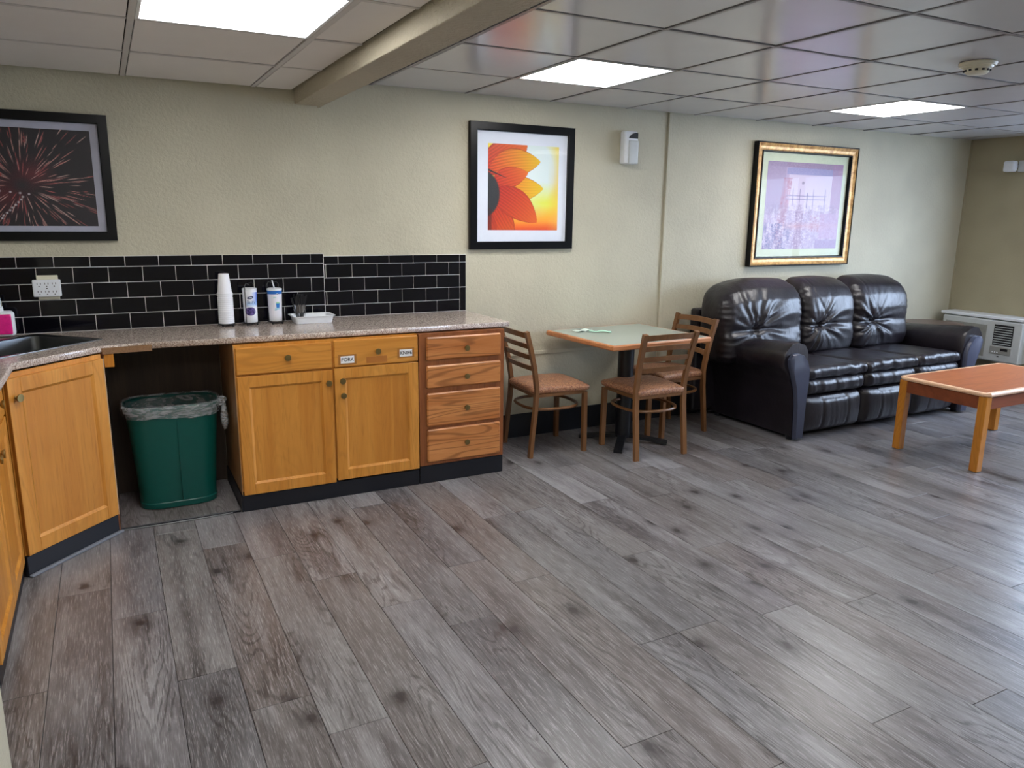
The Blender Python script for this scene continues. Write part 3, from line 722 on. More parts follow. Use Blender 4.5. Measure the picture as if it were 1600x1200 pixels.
# tray
ty0, ty1, tx0, tx1 = 4.245, 4.375, .895, 1.092
tr = thing('tray', 'shallow white plastic tray beside the canisters', 'tray', ((tx0+tx1)/2, (ty0+ty1)/2, ZC))
def rrect(x0, x1, y0, y1, r, z, n=5):
    pts = []
    for cx2, cy2, a0 in ((x1-r, y1-r, 0), (x0+r, y1-r, PI/2), (x0+r, y0+r, PI), (x1-r, y0+r, 1.5*PI)):
        for k in range(n+1): a = a0+k/n*PI/2; pts.append((cx2+r*math.cos(a), cy2+r*math.sin(a), z))
    return pts
L = [rrect(tx0, tx1, ty0, ty1, .012, ZC+.001), rrect(tx0-.008, tx1+.008, ty0-.008, ty1+.008, .014, ZC+.036), rrect(tx0-.020, tx1+.020, ty0-.016, ty1+.016, .018, ZC+.040), rrect(tx0-.020, tx1+.020, ty0-.016, ty1+.016, .018, ZC+.043),
     rrect(tx0-.006, tx1+.006, ty0-.006, ty1+.006, .013, ZC+.041), rrect(tx0+.003, tx1-.003, ty0+.003, ty1-.003, .010, ZC+.0045)]
obj('tray_body', loft(L, True, True), M_WHITE, tr, world=True, smooth=True)
kx2, ky2 = .928, 4.31
kc = thing('stirrer_cup', 'clear plastic cup of black stirrers standing in the white tray', 'cup', (kx2, ky2, ZC+.005))
obj('cup_wall', lathe([(0, ZC+.006), (.028, ZC+.006), (.037, ZC+.103), (.039, ZC+.104), (.036, ZC+.104), (.0265, ZC+.010), (0, ZC+.010)], kx2, ky2, 32), M_CUP, kc, world=True, smooth=True)
for k in range(26):
    a = rnd.uniform(0, 2*PI); r = rnd.uniform(.004, .020); a2 = a+rnd.uniform(-.6, .6); r2 = rnd.uniform(.018, .048)
    p0 = Vector((kx2+r*.8*math.cos(a), ky2+r*.8*math.sin(a), ZC+.014)); p1 = Vector((kx2+r2*math.cos(a2), ky2+r2*math.sin(a2), ZC+rnd.uniform(.135, .162)))
    if (p0+(p1-p0)*.6-Vector((kx2, ky2, p0.z+(p1.z-p0.z)*.6))).xy.length > .034: p1 = Vector((kx2+.02*math.cos(a), ky2+.02*math.sin(a), p1.z))
    t = obj('coffee_stirrer', tube([p0, p0.lerp(p1, .93), p1], .0019, 6, sect=(.0078, .0024)), M_BLACK); tag(t, 'thin black stirrer standing in the clear plastic cup', 'stirrer', 'black stirrers in the clear cup')
# outlet with six-way adapter
ot = thing('power_outlet', 'ivory wall outlet with a white six-socket adapter on the black tiles', 'outlet', (-.27, DL-.009, 1.07))
yo = DL-.009
obj('cover_plate', box(-.318, -.226, yo-.006, yo, 1.066, 1.186, .002), M_IVORY, ot, world=True)
ad_ = obj('adapter', box(-.336, -.216, yo-.034, yo-.006, 1.083, 1.166, .005, 2), M_WHITE, ot, world=True)
b = None
for r_, z in ((0, 1.142), (1, 1.103)):
    for c_ in range(3):
        x = -.308+c_*.032
        for dx in (-.007, .007): b = box(x+dx-.0013, x+dx+.0013, yo-.0348, yo-.0339, z+.001, z+.010, bm=b)
        b = lathe([(0, 0), (.0028, 0), (.0028, .001), (0, .001)], 0, 0, 10, bm=b) if False else box(x-.0024, x+.0024, yo-.0348, yo-.0339, z-.010, z-.0055, bm=b)
b = box(-.279, -.273, yo-.0348, yo-.0339, 1.121, 1.126, bm=b)
so_ = obj('socket_slots', b, M_GRAPH, ot, world=True)

# ------------------------------------------------------------------ pictures
def frame_ring(x0, x1, z0, z1, w, y0, y1, prof):
    """mitred frame, prof = [(inset 0..1, depth 0..1)] from outer back to inner"""
    b = bmesh.new(); L = []
    for i, d in prof:
        s = w*i; y = y1-(y1-y0)*d; L.append([b.verts.new(p) for p in ((x0+s, y, z0+s), (x1-s, y, z0+s), (x1-s, y, z1-s), (x0+s, y, z1-s))])
    for P_, Q_ in zip(L, L[1:]):
        for k in range(4): b.faces.new((P_[k], P_[(k+1) % 4], Q_[(k+1) % 4], Q_[k]))
    return b
def petal(img, U, V, base, tip, w, c0, c1, bend=0.0, asp=1.22, edge=(150, 40, 20)):
    X, Y = U, V*asp; bx, by = base[0], base[1]*asp; tx, ty = tip[0], tip[1]*asp
    dx, dy = tx-bx, ty-by; Ln = math.hypot(dx, dy); dx /= Ln; dy /= Ln
    t = ((X-bx)*dx+(Y-by)*dy)/Ln; s = (-(X-bx)*dy+(Y-by)*dx)-bend*np.sin(np.clip(t, 0, 1)*PI)
    tt = np.clip(t, 0, 1); hw = w*np.sin(PI*tt**.85)**.75+1e-4
    ins = (t > 0) & (t < 1) & (np.abs(s) < hw); q = np.abs(s)/hw
    col = np.array(c0)*(1-tt[..., None])+np.array(c1)*tt[..., None]
    vein = .90+.10*np.cos(s*160)*(1-tt); col = col*vein[..., None]
    col = np.where((q > .93)[..., None], col*.45+np.array(edge)*.55, col)
    return np.where(ins[..., None], col, img)
def sunflower(U, V):
    bgc = np.ones(U.shape+(3,))*np.array([240, 214, 66.])
    r1 = np.sqrt(((U-.66)/.36)**2+((V-.68)/.48)**2); bgc = mixc(bgc, np.clip((1.2-r1)*2.2, 0, 1), (214, 228, 228), 1.0)
    bgc = mixc(bgc, np.clip(1-np.abs(V-.33)*4, 0, 1)*np.clip(U*1.3, 0, 1), (226, 226, 40), .7)
    bgc = mixc(bgc, np.clip((.30-V)*3.4, 0, 1), (250, 120, 30), .9); bgc = mixc(bgc, np.clip((.10-V)*8, 0, 1), (220, 50, 26), .8)
    bgc = mixc(bgc, np.clip((U-.84)*5, 0, 1)*np.clip((1.0-V)*2, .2, 1), (244, 190, 90), .6)
    img = bgc
    P = lambda x, y: ((x-275)/490, 1-(y-290)/598)
    img = petal(img, U, V, P(250, 480), P(540, 265), .24, (206, 50, 30), (246, 120, 44))
    img = petal(img, U, V, P(275, 690), P(440, 980), .20, (200, 40, 26), (246, 110, 30))
    img = petal(img, U, V, P(230, 720), P(330, 960), .10, (160, 30, 20), (236, 80, 30))
    img = petal(img, U, V, P(300, 560), P(657, 590), .20, (236, 100, 24), (252, 214, 40), -.04)
    img = petal(img, U, V, P(285, 460), P(634, 400), .205, (226, 76, 30), (252, 206, 36), .035)
    img = petal(img, U, V, P(305, 560), P(548, 480), .150, (206, 44, 30), (246, 120, 40), .01)
    img = petal(img, U, V, P(305, 600), P(615, 832), .205, (190, 34, 26), (250, 110, 34), .03)
    d = ((U+.10)/.25)**2+((V-.42)/.27)**2; img = mixc(img, np.clip((1.15-d)*6, 0, 1), (44, 46, 50))
    sp_ = (np.abs(V-(.70-.35*U)) < .012*(1-U*3)) & (U < .25); img = mixc(img, sp_, (40, 40, 44))
    img = mixc(img, (U < .05)*(V < .25), (70, 30, 26), .5)
    return img
def fireworks(U, V):
    asp = .72; img = np.ones(U.shape+(3,))*np.array([30, 26, 34.]); r_ = random.Random(5)
    cx3, cy3 = .56, .42
    X, Y = (U-cx3)*1.35, (V-cy3)
    R_ = np.hypot(X, Y); T = np.arctan2(Y, X)
    img = mixc(img, np.clip(1-np.hypot(X-.09, Y-.12)/.22, 0, 1), (110, 36, 46), .8); img = mixc(img, np.clip(1-np.hypot(X+.14, Y+.10)/.26, 0, 1), (100, 30, 40), .8)
    img = mixc(img, np.clip(1-np.hypot(X, Y)/.09, 0, 1), (36, 40, 46), .9)
    for k in range(260):
        a = r_.uniform(-PI, PI); r0 = abs(r_.gauss(.20, .14))+.08; ln = r_.uniform(.08, .22); w = r_.uniform(.0022, .0045)
        if r_.random() < .25: r0 += r_.uniform(.1, .3)
        dd = np.abs(np.sin(T-a))*R_; along = np.cos(T-a) > 0
        fade = np.clip((R_-r0)/(ln*.3), 0, 1)*np.clip((r0+ln-R_)/(ln*.3), 0, 1)
        c = r_.choice([(220, 160, 150), (206, 130, 124), (230, 190, 180), (190, 90, 90)])
        img = mixc(img, np.clip(1.3-dd/w, 0, 1)*along*fade, c, .95)
    for (xa, ya, xb, yb, n_, c) in ((.14, .40, .60, .33, 9, (220, 220, 226)), (.56, .30, .40, .05, 10, (214, 222, 226))):
        for i in range(n_):
            f = i/(n_-1); px, py = xa+(xb-xa)*f+r_.uniform(-.006, .006), ya+(yb-ya)*f
            img = mixc(img, np.clip(1.4-np.hypot((U-px)*1.35, V-py)/.011, 0, 1), c, .9)
    dd = np.abs((U-.10)*.40+(V-.66)*.9-.01)/1; img = mixc(img, np.clip(1-dd/.02, 0, 1)*(U > .1)*(U < .45), (170, 44, 40), .7)
    return img
def garden(U, V):
    img = np.ones(U.shape+(3,))*np.array([206, 188, 214.])
    nz = disc_noise(U, V, 60)+disc_noise(U+.3, V*1.1, 31)*.7; r_ = np.random.RandomState(3); spk = r_.rand(*U.shape)
    img = mixc(img, (U > .28)*(U < .86)*(V > .45)*(V < .88), (232, 222, 238)); img = mixc(img, (U > .25)*(U < .93)*(V > .86)*(V < .93+.03*U), (170, 170, 214))
    img = mixc(img, (V > .95-.02*U), (168, 142, 168), .8); img = mixc(img, (U < .24)*(V > .4), (176, 160, 190), .7)
    img = mixc(img, (U > .86)*(V > .30), (190, 150, 184), .7)
    col = (np.abs(U-.27+.10*(.8-V)) < .055)*(V < .82)
    img = mixc(img, col*(nz > -.2), (190, 110, 130), .8); img = mixc(img, (V < .52)*(nz > .35)*(U < .95), (150, 130, 160), .55); img = mixc(img, (V < .30)*(U < .35)*(nz > .1), (104, 104, 160), .75)
    img = mixc(img, (V < .48)*(nz < -.6), (246, 240, 244), .8); img = mixc(img, np.clip(1-np.abs(V-.27)*18, 0, 1)*(U > .25), (226, 176, 176), .6)
    img = mixc(img, (V < .40)*(V > .2)*(U > .6)*(U < .80)*(nz > .3), (200, 120, 130), .6)
    for y in (.62, .58): img = mixc(img, (np.abs(V-y) < .006)*(U > .25)*(U < .80), (140, 130, 170), .8)
    for x in (.35, .44, .62, .78): img = mixc(img, (np.abs(U-x) < .005)*(V > .5)*(V < .70), (140, 130, 168), .8)
    img = mixc(img, (np.abs(U-.54) < .006)*(V > .48)*(V < .66), (110, 100, 140)); img = mixc(img, np.hypot(U-.47, V-.77) < .018, (170, 160, 180))
    img = mixc(img, (U > .74)*(V < .42)*(V > .12), (206, 168, 204), .6); img = mixc(img, (U > .70)*(V < .11), (160, 130, 180), .6)
    img = mixc(img, spk > .85, (236, 226, 236), .35); img = mixc(img, (spk < .12)*(V < .5), (120, 100, 140), .35)
    return img*np.array([.80, .76, .80])
def picture(label, x0, x1, z0, z1, fw_, yw, mats, mat_w, fn, nx, nz, deep=.03, inner=None, art=None):
    yf = yw-deep; t = thing('framed_picture', label, 'picture', ((x0+x1)/2, yw, z0))
    if inner is None:
        obj('frame', frame_ring(x0, x1, z0, z1, fw_, yf, yw-.001, [(0, 0), (0, .9), (.04, 1), (.9, 1), (1, .93), (1, .35)]), mats[0], t, world=True)
    else:
        obj('outer_frame', frame_ring(x0, x1, z0, z1, fw_*.12, yf-.004, yw-.001, [(0, 0), (0, .95), (.3, 1), (1, .95), (1, .5)]), mats[0], t, world=True)
        q = fw_*.12
        obj('gilded_moulding', frame_ring(x0+q, x1-q, z0+q, z1-q, fw_*.72, yf, yw-.004, [(0, .3), (0, .95), (.15, 1), (.45, .80), (.8, .72), (1, .6), (1, .3)]), mats[1], t, world=True)
        q2 = fw_*.84
        obj('inner_lip', frame_ring(x0+q2, x1-q2, z0+q2, z1-q2, fw_*.16, yf+.006, yw-.004, [(0, .4), (0, 1), (.5, 1), (1, .5), (1, .2)]), mats[0], t, world=True)
    obj('mat_board', box(x0+fw_*.9, x1-fw_*.9, yw-.012, yw-.008, z0+fw_*.9, z1-fw_*.9), mat_w, t, world=True)
    ax0, ax1, az0, az1 = art
    print_mesh('art_print', fn, ax0, ax1, az0, az1, yw-.0128, nx, nz, M_PRINT, t)
    obj('picture_glass', box(x0+fw_, x1-fw_, yw-.017, yw-.015, z0+fw_, z1-fw_), M_PANE, t, world=True)
    return t
k_ = (DR-.03)/4.473
picture('black framed print of orange sunflower petals hanging by the end of the tiles', 2.042, 2.802, 1.288, 2.068, .050, DR, [M_FRAME], M_MATW, sunflower, 190, 230, art=(2.172, 2.688, 1.410, 1.944))
kk = (DL-.03)/4.34
picture('black framed fireworks photograph above the sink counter', -.80, .056, 1.353, 1.956, .044, DL, [M_FRAME], plain('pale_grey_mat', (176, 178, 196), .8), fireworks, 300, 190, art=(-.72, -.024, 1.424, 1.878))
MG = plain('pale_green_mat', (198, 206, 182), .8)
picture('gold framed pale garden print above the leather sofa', 4.42, 5.54, 1.137, 2.077, .074, DR, [M_FRAME, M_GOLD], MG, garden, 200, 200, deep=.045, inner=True, art=(4.568, 5.410, 1.268, 1.940))

# dispenser on the wall
dp = thing('air_freshener', 'white wall-mounted air freshener box right of the sunflower print', 'dispenser', (3.235, DR, 1.86))
dw = rbox(.056, .034, .108, .014, (8, 6, 12), lambda x, y, z: (x, y*(1-.35*max(0, (z-.04)/.07)) if y < 0 else y, z), center=(3.232, DR-.036, 1.966))
obj('housing', dw, M_WHITE, dp, world=True, smooth='all')
obj('front_cover', rbox(.040, .006, .078, .005, (6, 4, 8), center=(3.244, DR-.072, 1.935)), M_ACB, dp, world=True, smooth='all')
b = bmesh.new(); pts = [(3.204, 2.025), (3.282, 2.025), (3.282, 2.062), (3.262, 2.064), (3.236, 2.054), (3.216, 2.040)]
v1 = [b.verts.new((x, DR-.0685, z)) for x, z in pts]; v2 = [b.verts.new((x, DR-.055, z)) for x, z in pts]; b.faces.new(v1); b.faces.new(v2)
for i in range(6): b.faces.new((v1[i], v1[(i+1) % 6], v2[(i+1) % 6], v2[i]))
obj('nozzle_window', b, M_GRAPH, dp, world=True)
# smoke detector
sd = thing('smoke_detector', 'round off-white smoke detector on the ceiling', 'smoke detector', (3.66, 2.335, ZR))
cx4, cy4 = 3.66, 2.335
obj('detector_base', lathe([(0, ZR-.001), (.078, ZR-.001), (.080, ZR-.006), (.076, ZR-.018), (0, ZR-.018)], cx4, cy4, 36), M_IVORY, sd, world=True, smooth=True)
obj('detector_cover', lathe([(.066, ZR-.018), (.062, ZR-.026), (.052, ZR-.030), (.050, ZR-.044), (.040, ZR-.052), (0, ZR-.053)], cx4, cy4, 36), M_IVORY, sd, world=True, smooth=True)
b = None
for i in range(12):
    a = 2*PI*i/12; b = merge(b, rbox(.008, .002, .005, .0015, (2, 2, 2), center=(0, 0, 0))) if False else box(cx4+.0505*math.cos(a)-.005, cx4+.0505*math.cos(a)+.005, cy4+.0505*math.sin(a)-.005, cy4+.0505*math.sin(a)+.005, ZR-.041, ZR-.033, bm=b)
obj('vents', b, M_GRAPH, sd, world=True)
# emergency light on the right wall
el = thing('emergency_light', 'white emergency light box high on the right wall', 'emergency light', (XR, 3.87, 1.93))
obj('battery_case', box(XR-.070, XR-.001, 3.70, 4.00, 1.925, 2.020, .008, 2), M_ACB, el, world=True)
b = rbox(.034, .046, .046, .016, (8, 8, 8), center=(XR-.10, 4.045, 1.972))
obj('lamp_head', b, M_WHITE, el, world=True, smooth=True)
obj('lamp_arm', tube([(XR-.03, 3.99, 1.972), (XR-.06, 4.03, 1.972), (XR-.07, 4.045, 1.972)], .014, 10), M_WHITE, el, world=True)

# ------------------------------------------------------------------ air conditioner
XA = 6.86
ac = thing('air_conditioner', 'off-white air conditioner low on the right wall beside the sofa', 'air conditioner', (XR, 4.0, .29))
obj('wall_sleeve', box(XA+.06, XR, 3.70, 4.40, .285, .665, .004), M_ACB, ac, world=True)
obj('top_lip', box(XA+.02, XR, 3.64, 4.42, .665, .690, .004), M_WHITE, ac, world=True)
obj('front_frame', box(XA, XA+.06, 3.668, 4.38, .300, .655, .008, 2), M_ACB, ac, world=True)
obj('intake_grille', box(XA-.006, XA+.002, 3.965, 4.345, .330, .610), M_ACG, ac, world=True)
b = None
for i in range(22): z = .335+i*.0125; b = box(XA-.009, XA-.005, 3.97, 4.34, z, z+.006, bm=b)
tag(obj('grille_ribs', b, M_ACG, ac, world=True), kind='stuff')
obj('vent_recess', box(XA-.004, XA+.002, 3.735, 3.900, .445, .625), M_GRAPH, ac, world=True)
for i in range(8):
    z = .455+i*.021; obj('louver', box(XA-.010, XA-.003, 3.742, 3.893, z, z+.006), M_ACB, ac, world=True)
obj('control_panel', box(XA-.007, XA+.002, 3.735, 3.915, .365, .430, .002), M_ACG, ac, world=True)
obj('display', box(XA-.009, XA-.006, 3.760, 3.820, .398, .420), M_GRAPH, ac, world=True)
obj('button', box(XA-.004, XA+.002, 3.83, 3.845, .340, .350), M_GRAPH, ac, world=True)
for i in range(3): obj('button', box(XA-.010, XA-.006, 3.84+.02*i, 3.85+.02*i, .378, .386), M_WHITE, ac, world=True)

# ------------------------------------------------------------------ round end table
et = thing('end_table', 'round dark brown side table between the sofa and the corner', 'side table', (6.43, 4.19, 0))
obj('tabletop', lathe([(0, .600), (.235, .600), (.242, .607), (.242, .618), (.235, .625), (0, .625)], 6.43, 4.19, 48), M_TERRA, et, world=True, smooth=True)
obj('pedestal', lathe([(.03, .60), (.028, .3), (.035, .04)], 6.43, 4.19, 20), M_BLACK, et, world=True, smooth=True)
obj('base', lathe([(.0, .04), (.05, .038), (.18, .012), (.19, 0), (0, 0)], 6.43, 4.19, 32), M_BLACK, et, world=True, smooth=True)

# ------------------------------------------------------------------ dining table
TC = (3.025, 4.085); ta = math.radians(3.2)
tb = thing('dining_table', 'square pedestal table with grey-green top and orange wood edge against the wall', 'table', (TC[0], TC[1], 0), ta)
hx, hy, zt = .405, .365, .745
obj('tabletop', box(-hx+.018, hx-.018, -hy+.018, hy-.018, zt-.026, zt, .0005), M_TABTOP, tb)
b = bmesh.new(); L = []
for s, z in ((.018, zt-.001), (.006, zt-.001), (.0, zt-.008), (.0, zt-.026), (.006, zt-.034), (.018, zt-.034), (.018, zt-.030)):
    L.append([b.verts.new(p) for p in ((-hx+s, -hy+s, z), (hx-s, -hy+s, z), (hx-s, hy-s, z), (-hx+s, hy-s, z))])
for P_, Q_ in zip(L, L[1:]):
    for k in range(4): b.faces.new((P_[k], P_[(k+1) % 4], Q_[(k+1) % 4], Q_[k]))
obj('wood_edge', b, M_TABEDGE, tb)
obj('column', lathe([(.0, .70), (.054, .70), (.054, .035), (.0, .035)], 0, 0, 32), M_BLACK, tb, smooth=True)
obj('mounting_plate', box(-.14, .14, -.14, .14, zt-.046, zt-.034, .002), M_BLACK, tb)
for k in range(4):
    a = k*PI/2+PI/4; d = Vector((math.cos(a), math.sin(a), 0))
    obj('foot', tube([d*.03+Vector((0, 0, .045)), d*.16+Vector((0, 0, .032)), d*.30+Vector((0, 0, .012))], .02, sect=(.055, .022)), M_BLACK, tb)
# folded leaflets on the table
for k, (x, y, a, c, lb) in enumerate(((2.80, 4.285, .3, (226, 240, 230), 'white folded paper napkin on the grey-green table, left one'), (2.885, 4.20, -.5, (190, 232, 210), 'pale green folded paper napkin on the grey-green table, right one'))):
    b = bmesh.new(); n_ = 8; vv = []
    for i in range(n_+1):
        for j in range(5):
            u, w = i/n_-.5, j/4-.5; x_, y_ = u*.15, w*.055
            vv.append(b.verts.new((x+x_*math.cos(a)-y_*math.sin(a), y+x_*math.sin(a)+y_*math.cos(a), .7465+.010*abs(math.sin(u*5+k))*(.4+abs(w)))))
    for i in range(n_):
        for j in range(4): b.faces.new((vv[i*5+j], vv[(i+1)*5+j], vv[(i+1)*5+j+1], vv[i*5+j+1]))
    t = obj('paper_napkin', b, plain('napkin_%d' % k, c, .7), None, smooth='all'); md = t.modifiers.new('thick', 'SOLIDIFY'); md.thickness = .001; md.offset = 1; tag(t, lb, 'napkin')

# ------------------------------------------------------------------ dining chairs (local: faces +x)
def make_chair(label, loc, rz):
    t = thing('dining_chair', label, 'chair', loc, rz, 'ladder-back chairs at the dining table')
    for s in (-1, 1):
        P_ = [(-.205, s*.190, .0), (-.190, s*.188, .15), (-.170, s*.186, .33), (-.165, s*.185, .45), (-.185, s*.188, .58), (-.215, s*.192, .70), (-.248, s*.197, .812)]
        obj('leg', tube(P_, 0, sect=(.024, .032)), M_CHAIR, t)
        obj('leg', tube([(.190, s*.188, 0), (.186, s*.184, .40)], 0, sect=(.026, .032)), M_CHAIR, t)
    def back_x(z): return np.interp(z, [.45, .58, .70, .812], [-.165, -.185, -.215, -.248])
    for z, h in ((.785, .036), (.715, .032), (.645, .032), (.572, .032)):
        x0 = back_x(z); b = bmesh.new(); n_ = 10; rows = []
        for i in range(n_+1):
            u = i/n_*2-1; y = u*.178; cx5 = x0-.024*(1-u*u)
            rows.append([b.verts.new((cx5-.006*dx-(zz-.0)*.27*h, y, z+zz*h+ .006*(1-u*u))) for dx, zz in ((-1, -.5), (1, -.5), (1, .5), (-1, .5))])
        for A1, B1 in zip(rows, rows[1:]):
            for k in range(4): b.faces.new((A1[k], A1[(k+1) % 4], B1[(k+1) % 4], B1[k]))
        b.faces.new(rows[0]); b.faces.new(rows[-1])
        obj('back_slat', b, M_CHAIR, t, smooth=True)
    def sd(x, y, z):
        w = 1+.06*(x/.2); zz = z*(1 if z < 0 else (1.1-.35*((x/.21)**2+(y/.21)**2)))
        return (x, y*w, zz)
    obj('seat', rbox(.205, .195, .028, .026, (16, 16, 6), sd, center=(.015, 0, .432)), M_SEAT, t, smooth='all')
    fb = None
    for a in ((-.165, .185, -.186, -.168), (-.165, .185, .168, .186), (.168, .190, -.168, .168), (-.175, -.157, -.168, .168)): fb = box(a[0], a[1], a[2], a[3], .388, .408, bm=fb)
    obj('seat_frame', fb, M_CHAIR, t)
    pts = [( .002+.190*(abs(math.cos(a))**.75)*(1 if math.cos(a) > 0 else -1), .188*(abs(math.sin(a))**.75)*(1 if math.sin(a) > 0 else -1), .305) for a in [2*PI*i/36 for i in range(36)]]
    obj('ring_stretcher', tube(pts, .010, 8, True), M_CHAIR, t, smooth=True)
    b = None
    for sx, sy in ((-.205, -.19), (-.205, .19), (.19, -.188), (.19, .188)): b = box(sx-.017, sx+.017, sy-.014, sy+.014, 0, .008, bm=b)
    return t
def dup(root, loc, rz, label):
    r = root.copy(); C.objects.link(r); r.location = loc; r.rotation_euler = (0, 0, rz); r['label'] = label
    for ch in root.children:
        c = ch.copy(); C.objects.link(c); c.parent = r
    return r
ch1 = make_chair('brown ladder-back chair between the counter end and the table', (2.475, 4.205, 0), math.radians(-2))
dup(ch1, (3.030, 3.880, 0), PI/2+math.radians(-1), 'brown ladder-back chair at the near side of the table, its back to the viewer')
dup(ch1, (3.492, 4.215, 0), PI+math.radians(2), 'brown ladder-back chair between the table and the leather sofa')

# ------------------------------------------------------------------ coffee table
ctb = thing('coffee_table', 'low cherry-topped coffee table with honey wood legs in front of the sofa', 'coffee table', (5.15, 2.87, 0))
cx0, cx1, cy0, cy1, cz = 4.575, 5.72, 2.575, 3.175, .500
obj('tabletop', box(cx0+.030, cx1-.030, cy0+.030, cy1-.030, cz-.02, cz, .0005), M_COFTOP, ctb, world=True)
b = bmesh.new(); L = []
for s, z in ((.030, cz-.0005), (.010, cz-.0005), (.003, cz-.004), (.0, cz-.012), (.003, cz-.022), (.012, cz-.026), (.030, cz-.026)):
    ch_ = .03 if s < .02 else .012
    L.append([b.verts.new(p) for p in ((cx0+s+ch_, cy0+s, z), (cx1-s-ch_, cy0+s, z), (cx1-s, cy0+s+ch_, z), (cx1-s, cy1-s-ch_, z), (cx1-s-ch_, cy1-s, z), (cx0+s+ch_, cy1-s, z), (cx0+s, cy1-s-ch_, z), (cx0+s, cy0+s+ch_, z))])
for P_, Q_ in zip(L, L[1:]):
    for k in range(8): b.faces.new((P_[k], P_[(k+1) % 8], Q_[(k+1) % 8], Q_[k]))
obj('moulded_edge', b, M_COFEDGE, ctb, world=True)
for x in (cx0+.012, cx1-.062):
    for y in (cy0+.012, cy1-.062):
        obj('leg', box(x, x+.052, y, y+.052, .003, cz-.024, .003), M_COFLEG, ctb, world=True)
for a in ((cx0+.064, cx1-.062, cy0+.018, cy0+.036), (cx0+.064, cx1-.062, cy1-.036, cy1-.018), (cx0+.018, cx0+.036, cy0+.064, cy1-.062), (cx1-.036, cx1-.018, cy0+.064, cy1-.062)):
    obj('apron', box(*a, cz-.105, cz-.026), M_COFAPR, ctb, world=True)

# ------------------------------------------------------------------ sofa
sf = thing('sofa', 'dark brown leather three-seat reclining sofa against the wall', 'sofa', (5.05, 4.0, 0))
YF = 3.575
def wig(x, q): return .5*math.sin(61*x+q+1.4*math.sin(17*x+q))+.35*math.sin(103*x+2.1*q+2*math.sin(29*x))+.3*math.sin(37*x-q*1.7)
def sx_shift(y): return -.28*max(0, y-YF)*.92
def seat_part(name, x0, x1, y0, y1, z0, z1, r, fn, n=(30, 16, 10), slant=True):
    cx6, cy6, cz6 = (x0+x1)/2, (y0+y1)/2, (z0+z1)/2
    def d(x, y, z):
        x, y, z = fn(x, y, z, (x1-x0)/2, (y1-y0)/2, (z1-z0)/2)
        X, Y, Z = x+cx6, y+cy6, z+cz6
        if slant: X += sx_shift(Y)
        return (X, Y, Z)
    return obj(name, rbox((x1-x0)/2, (y1-y0)/2, (z1-z0)/2, r, n, d), M_LEATHER, sf, world=True, smooth='all')
seats = [(4.185, 4.812), (4.822, 5.392), (5.402, 5.915)]
for k, (a, c) in enumerate(seats):
    def f(x, y, z, hx, hy, hz, k=k):
        e = (1-(x/hx)**2)*(1-(y/hy)**2*.6)
        if z > 0: z += .018*e
        if y < -hy*.6:      # gathered front edge
            w = min(1, (-y/hy-.6)/.4); z += w*.007*wig(x, k*2.3+1); y += w*.008*wig(x+.4*z, k*1.9)
        return x, y, z
    seat_part('seat_cushion', a, c, YF-.005, 4.20, .420, .498, .036, f, (44, 24, 10))
    def f2(x, y, z, hx, hy, hz, k=k):
        if y < 0: y -= .02*(1-(z/hz)**2)*(1-(x/hx)**4); y += .006*wig(x+.25*z, k*3.1+2)
        return x, y, z
    seat_part('front_roll', a+.004, c-.004, YF+.006, YF+.30, .305, .425, .045, f2, (50, 8, 12))
    def f3(x, y, z, hx, hy, hz, k=k):
        u = x/hx
        if y < 0:
            y -= .030*(1-(z/hz)**2)*(1-u**4)
            for s in (-.42, .42): y += .008*math.exp(-((u-s)/.03)**2)
            y += .0035*wig(x+.1*z, k+4)*(abs(u) < .42)*(1 if z < hz*.7 else .2)
            y += .010*math.exp(-((z-hz*.78)/.012)**2)*(1 if abs(u) < .42 else .2)
        return x, y, z
    seat_part('footrest_panel', a+.008, c-.008, YF+.016, YF+.22, .030, .300, .050, f3, (60, 8, 24))
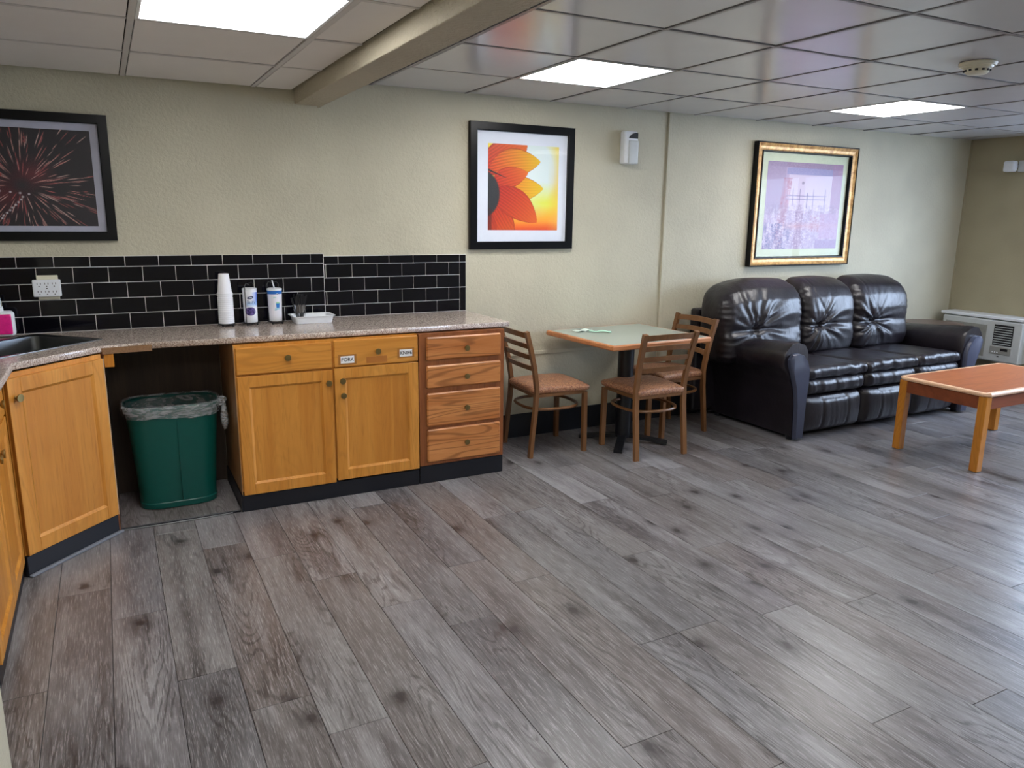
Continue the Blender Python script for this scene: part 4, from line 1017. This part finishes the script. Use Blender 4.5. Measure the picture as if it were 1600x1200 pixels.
# back cushions: local frames, wrinkles gathering to a tuft line
backs = [(3.86, 4.645), (4.645, 5.225), (5.225, 5.875)]
def profile_front(z):  # y of the cushion front by height
    return np.interp(z, [.46, .52, .60, .68, .715, .75, .82, .92, 1.00, 1.06], [4.06, 4.03, 4.018, 4.03, 4.042, 4.04, 4.038, 4.058, 4.105, 4.17])
for k, (a, c) in enumerate(backs):
    cx6 = (a+c)/2; hx_ = (c-a)/2; tuft = [-.05, -.09, -.09][k]
    def d(x, y, z, k=k, cx6=cx6, hx_=hx_, tuft=tuft):
        hz, hy = .30, .13; Z = z+.755; u = x/hx_; v = z/hz
        yf_ = profile_front(Z)
        t = (1-y/hy)/2      # 1 at front
        yb = 4.36
        Y = yb+(yf_-yb)*t
        w = max(0, t)**1.5
        bulge = (1-abs(u)**3.5)*(1-abs(v)**4)
        Y -= .030*w*bulge
        # radiating creases from the tuft
        dx, dz = x-tuft*.5+.09, Z-.712
        r = math.hypot(dx*.8, dz); th = math.atan2(dz, dx)
        amp = .019*math.exp(-(r/.19)**1.6)*min(1, r/.03)*(.55+.45*math.sin(th*2.3+k*1.7+x*9))
        cre = math.sin(th*12+2.1*math.sin(th*2.2+k*2+r*9)+k)+.6*math.sin(th*23+k*5+r*14)
        Y += w*(amp*cre+.026*math.exp(-((dz-.25*(dx-.05)*(dx > 0)*.5)/.015)**2)*(1-min(1, abs(dx)/(hx_*.66))**2)+.02*math.exp(-(r/.035)**2))
        # vertical seam arc
        sx = (x+hx_*(.62-.55*max(0, .95-Z)/.25)); 
        Y += w*.007*math.exp(-(sx/.008)**2)*(1 if Z > .72 else 0)
        # side gathers
        if abs(u) > .75: Y += w*.006*math.sin(Z*130+k*3)*(abs(u)-.75)*4
        # pillow outline: rounded shoulders, wider at the middle
        sh = 1.03-.16*max(0, (Z-.86)/.20)**2-.05*max(0, (.60-Z)/.14)
        X = cx6+x*sh
        X += (4.30-Y)*.0
        X -= .06*max(0, 4.22-Y)
        Zs = Z+(.012*(1-u*u)-(.05*max(0, -u)**2 if k == 0 else .015*max(0, u)**2))*max(0, v)
        return (X, Y, Zs)
    obj('back_cushion', rbox(hx_, .13, .30, .085, (64, 14, 64), d), M_LEATHER, sf, world=True, smooth='all')
# arms
def arm(side):
    # section in (x,z): x measured from the inner face outwards
    xin = 4.182 if side < 0 else 5.922; s = side
    sec = [(0, .03), (0, .30), (-.010, .42), (-.018, .52), (-.004, .585), (.040, .628), (.105, .645), (.175, .632), (.225, .595), (.238, .545), (.220, .500), (.175, .462), (.130, .38), (.105, .25), (.095, .03)]
    if side > 0: sec = [(x*1.0, z) for x, z in sec]
    # resample smoothly
    n = 56; P2 = []
    import bisect
    dist = [0]
    for p, q in zip(sec, sec[1:]): dist.append(dist[-1]+math.hypot(q[0]-p[0], q[1]-p[1]))
    for i in range(n): t = dist[-1]*i/(n-1); P2.append((np.interp(t, dist, [p[0] for p in sec]), np.interp(t, dist, [p[1] for p in sec])))
    ysx = [YF+.005, YF+.012, YF+.03, YF+.06]+[YF+.06+.035*i for i in range(1, 21)]+[4.385, 4.40]
    b = bmesh.new(); rings = []
    for Y in ysx:
        e = min(1, (Y-YF)/.05); e = math.sqrt(max(0, 1-(1-e)**2)); rear = 1
        dz = .052*max(0, 1-(Y-YF)/.62)-.02*max(0, (Y-4.2)/.2)
        ring = []
        for i, (x, z) in enumerate(P2):
            px, pz = x, z
            c = (.10, .55)
            if z > .45: k_ = .86+.14*e; px = c[0]+(px-c[0])*k_; pz = c[1]+(pz-c[1])*k_+dz*(z-.45)/.19
            pz += .004*math.sin(Y*60+x*40)*(z > .5)*math.exp(-max(0, Y-YF-.05)/.1); px += .003*math.sin(Y*45+z*30)*(z > .45)
            ring.append(b.verts.new((xin+s*px, Y, pz)))
        rings.append(ring)
    for A1, B1 in zip(rings, rings[1:]):
        for i in range(n): b.faces.new((A1[i], A1[(i+1) % n], B1[(i+1) % n], B1[i]))
    b.faces.new(rings[0]); b.faces.new(rings[-1])
    obj('arm', b, M_LEATHER, sf, world=True, smooth=True)
    # front facing panel
    out = [(.016, .015), (.014, .28), (.004, .40), (.006, .50), (.030, .560), (.075, .605), (.125, .622), (.175, .612), (.198, .580), (.192, .540), (.160, .470), (.122, .370), (.100, .250), (.088, .015)]
    b = bmesh.new(); f1 = [b.verts.new((xin+s*x, YF-.022, z)) for x, z in out]; f2 = [b.verts.new((xin+s*x, YF+.004, z)) for x, z in out]
    cen = (.075, .32); f0 = [b.verts.new((xin+s*(cen[0]+(x-cen[0])*.90), YF-.030, cen[1]+(z-cen[1])*.985)) for x, z in out]
    b.faces.new(f0)
    for i in range(len(out)):
        j = (i+1) % len(out); b.faces.new((f0[i], f0[j], f1[j], f1[i])); b.faces.new((f1[i], f1[j], f2[j], f2[i]))
    obj('arm_front_panel', b, M_SHEEN, sf, world=True, smooth=True)
arm(-1); arm(1)
obj('base_frame', box(4.20, 5.90, YF+.25, 4.36, .03, .38), M_BLACK, sf, world=True)
obj('back_frame', box(3.87, 5.90, 4.365, 4.452, .05, .84, .02, 2), M_LEATHER, sf, world=True)
b = None
for x in (4.12, 5.98):
    for y in (YF+.05, 4.34): b = lathe([(0, 0), (.025, 0), (.028, .03), (0, .03)], x, y, 16, bm=b)
obj('feet', b, M_BLACK, sf, world=True)
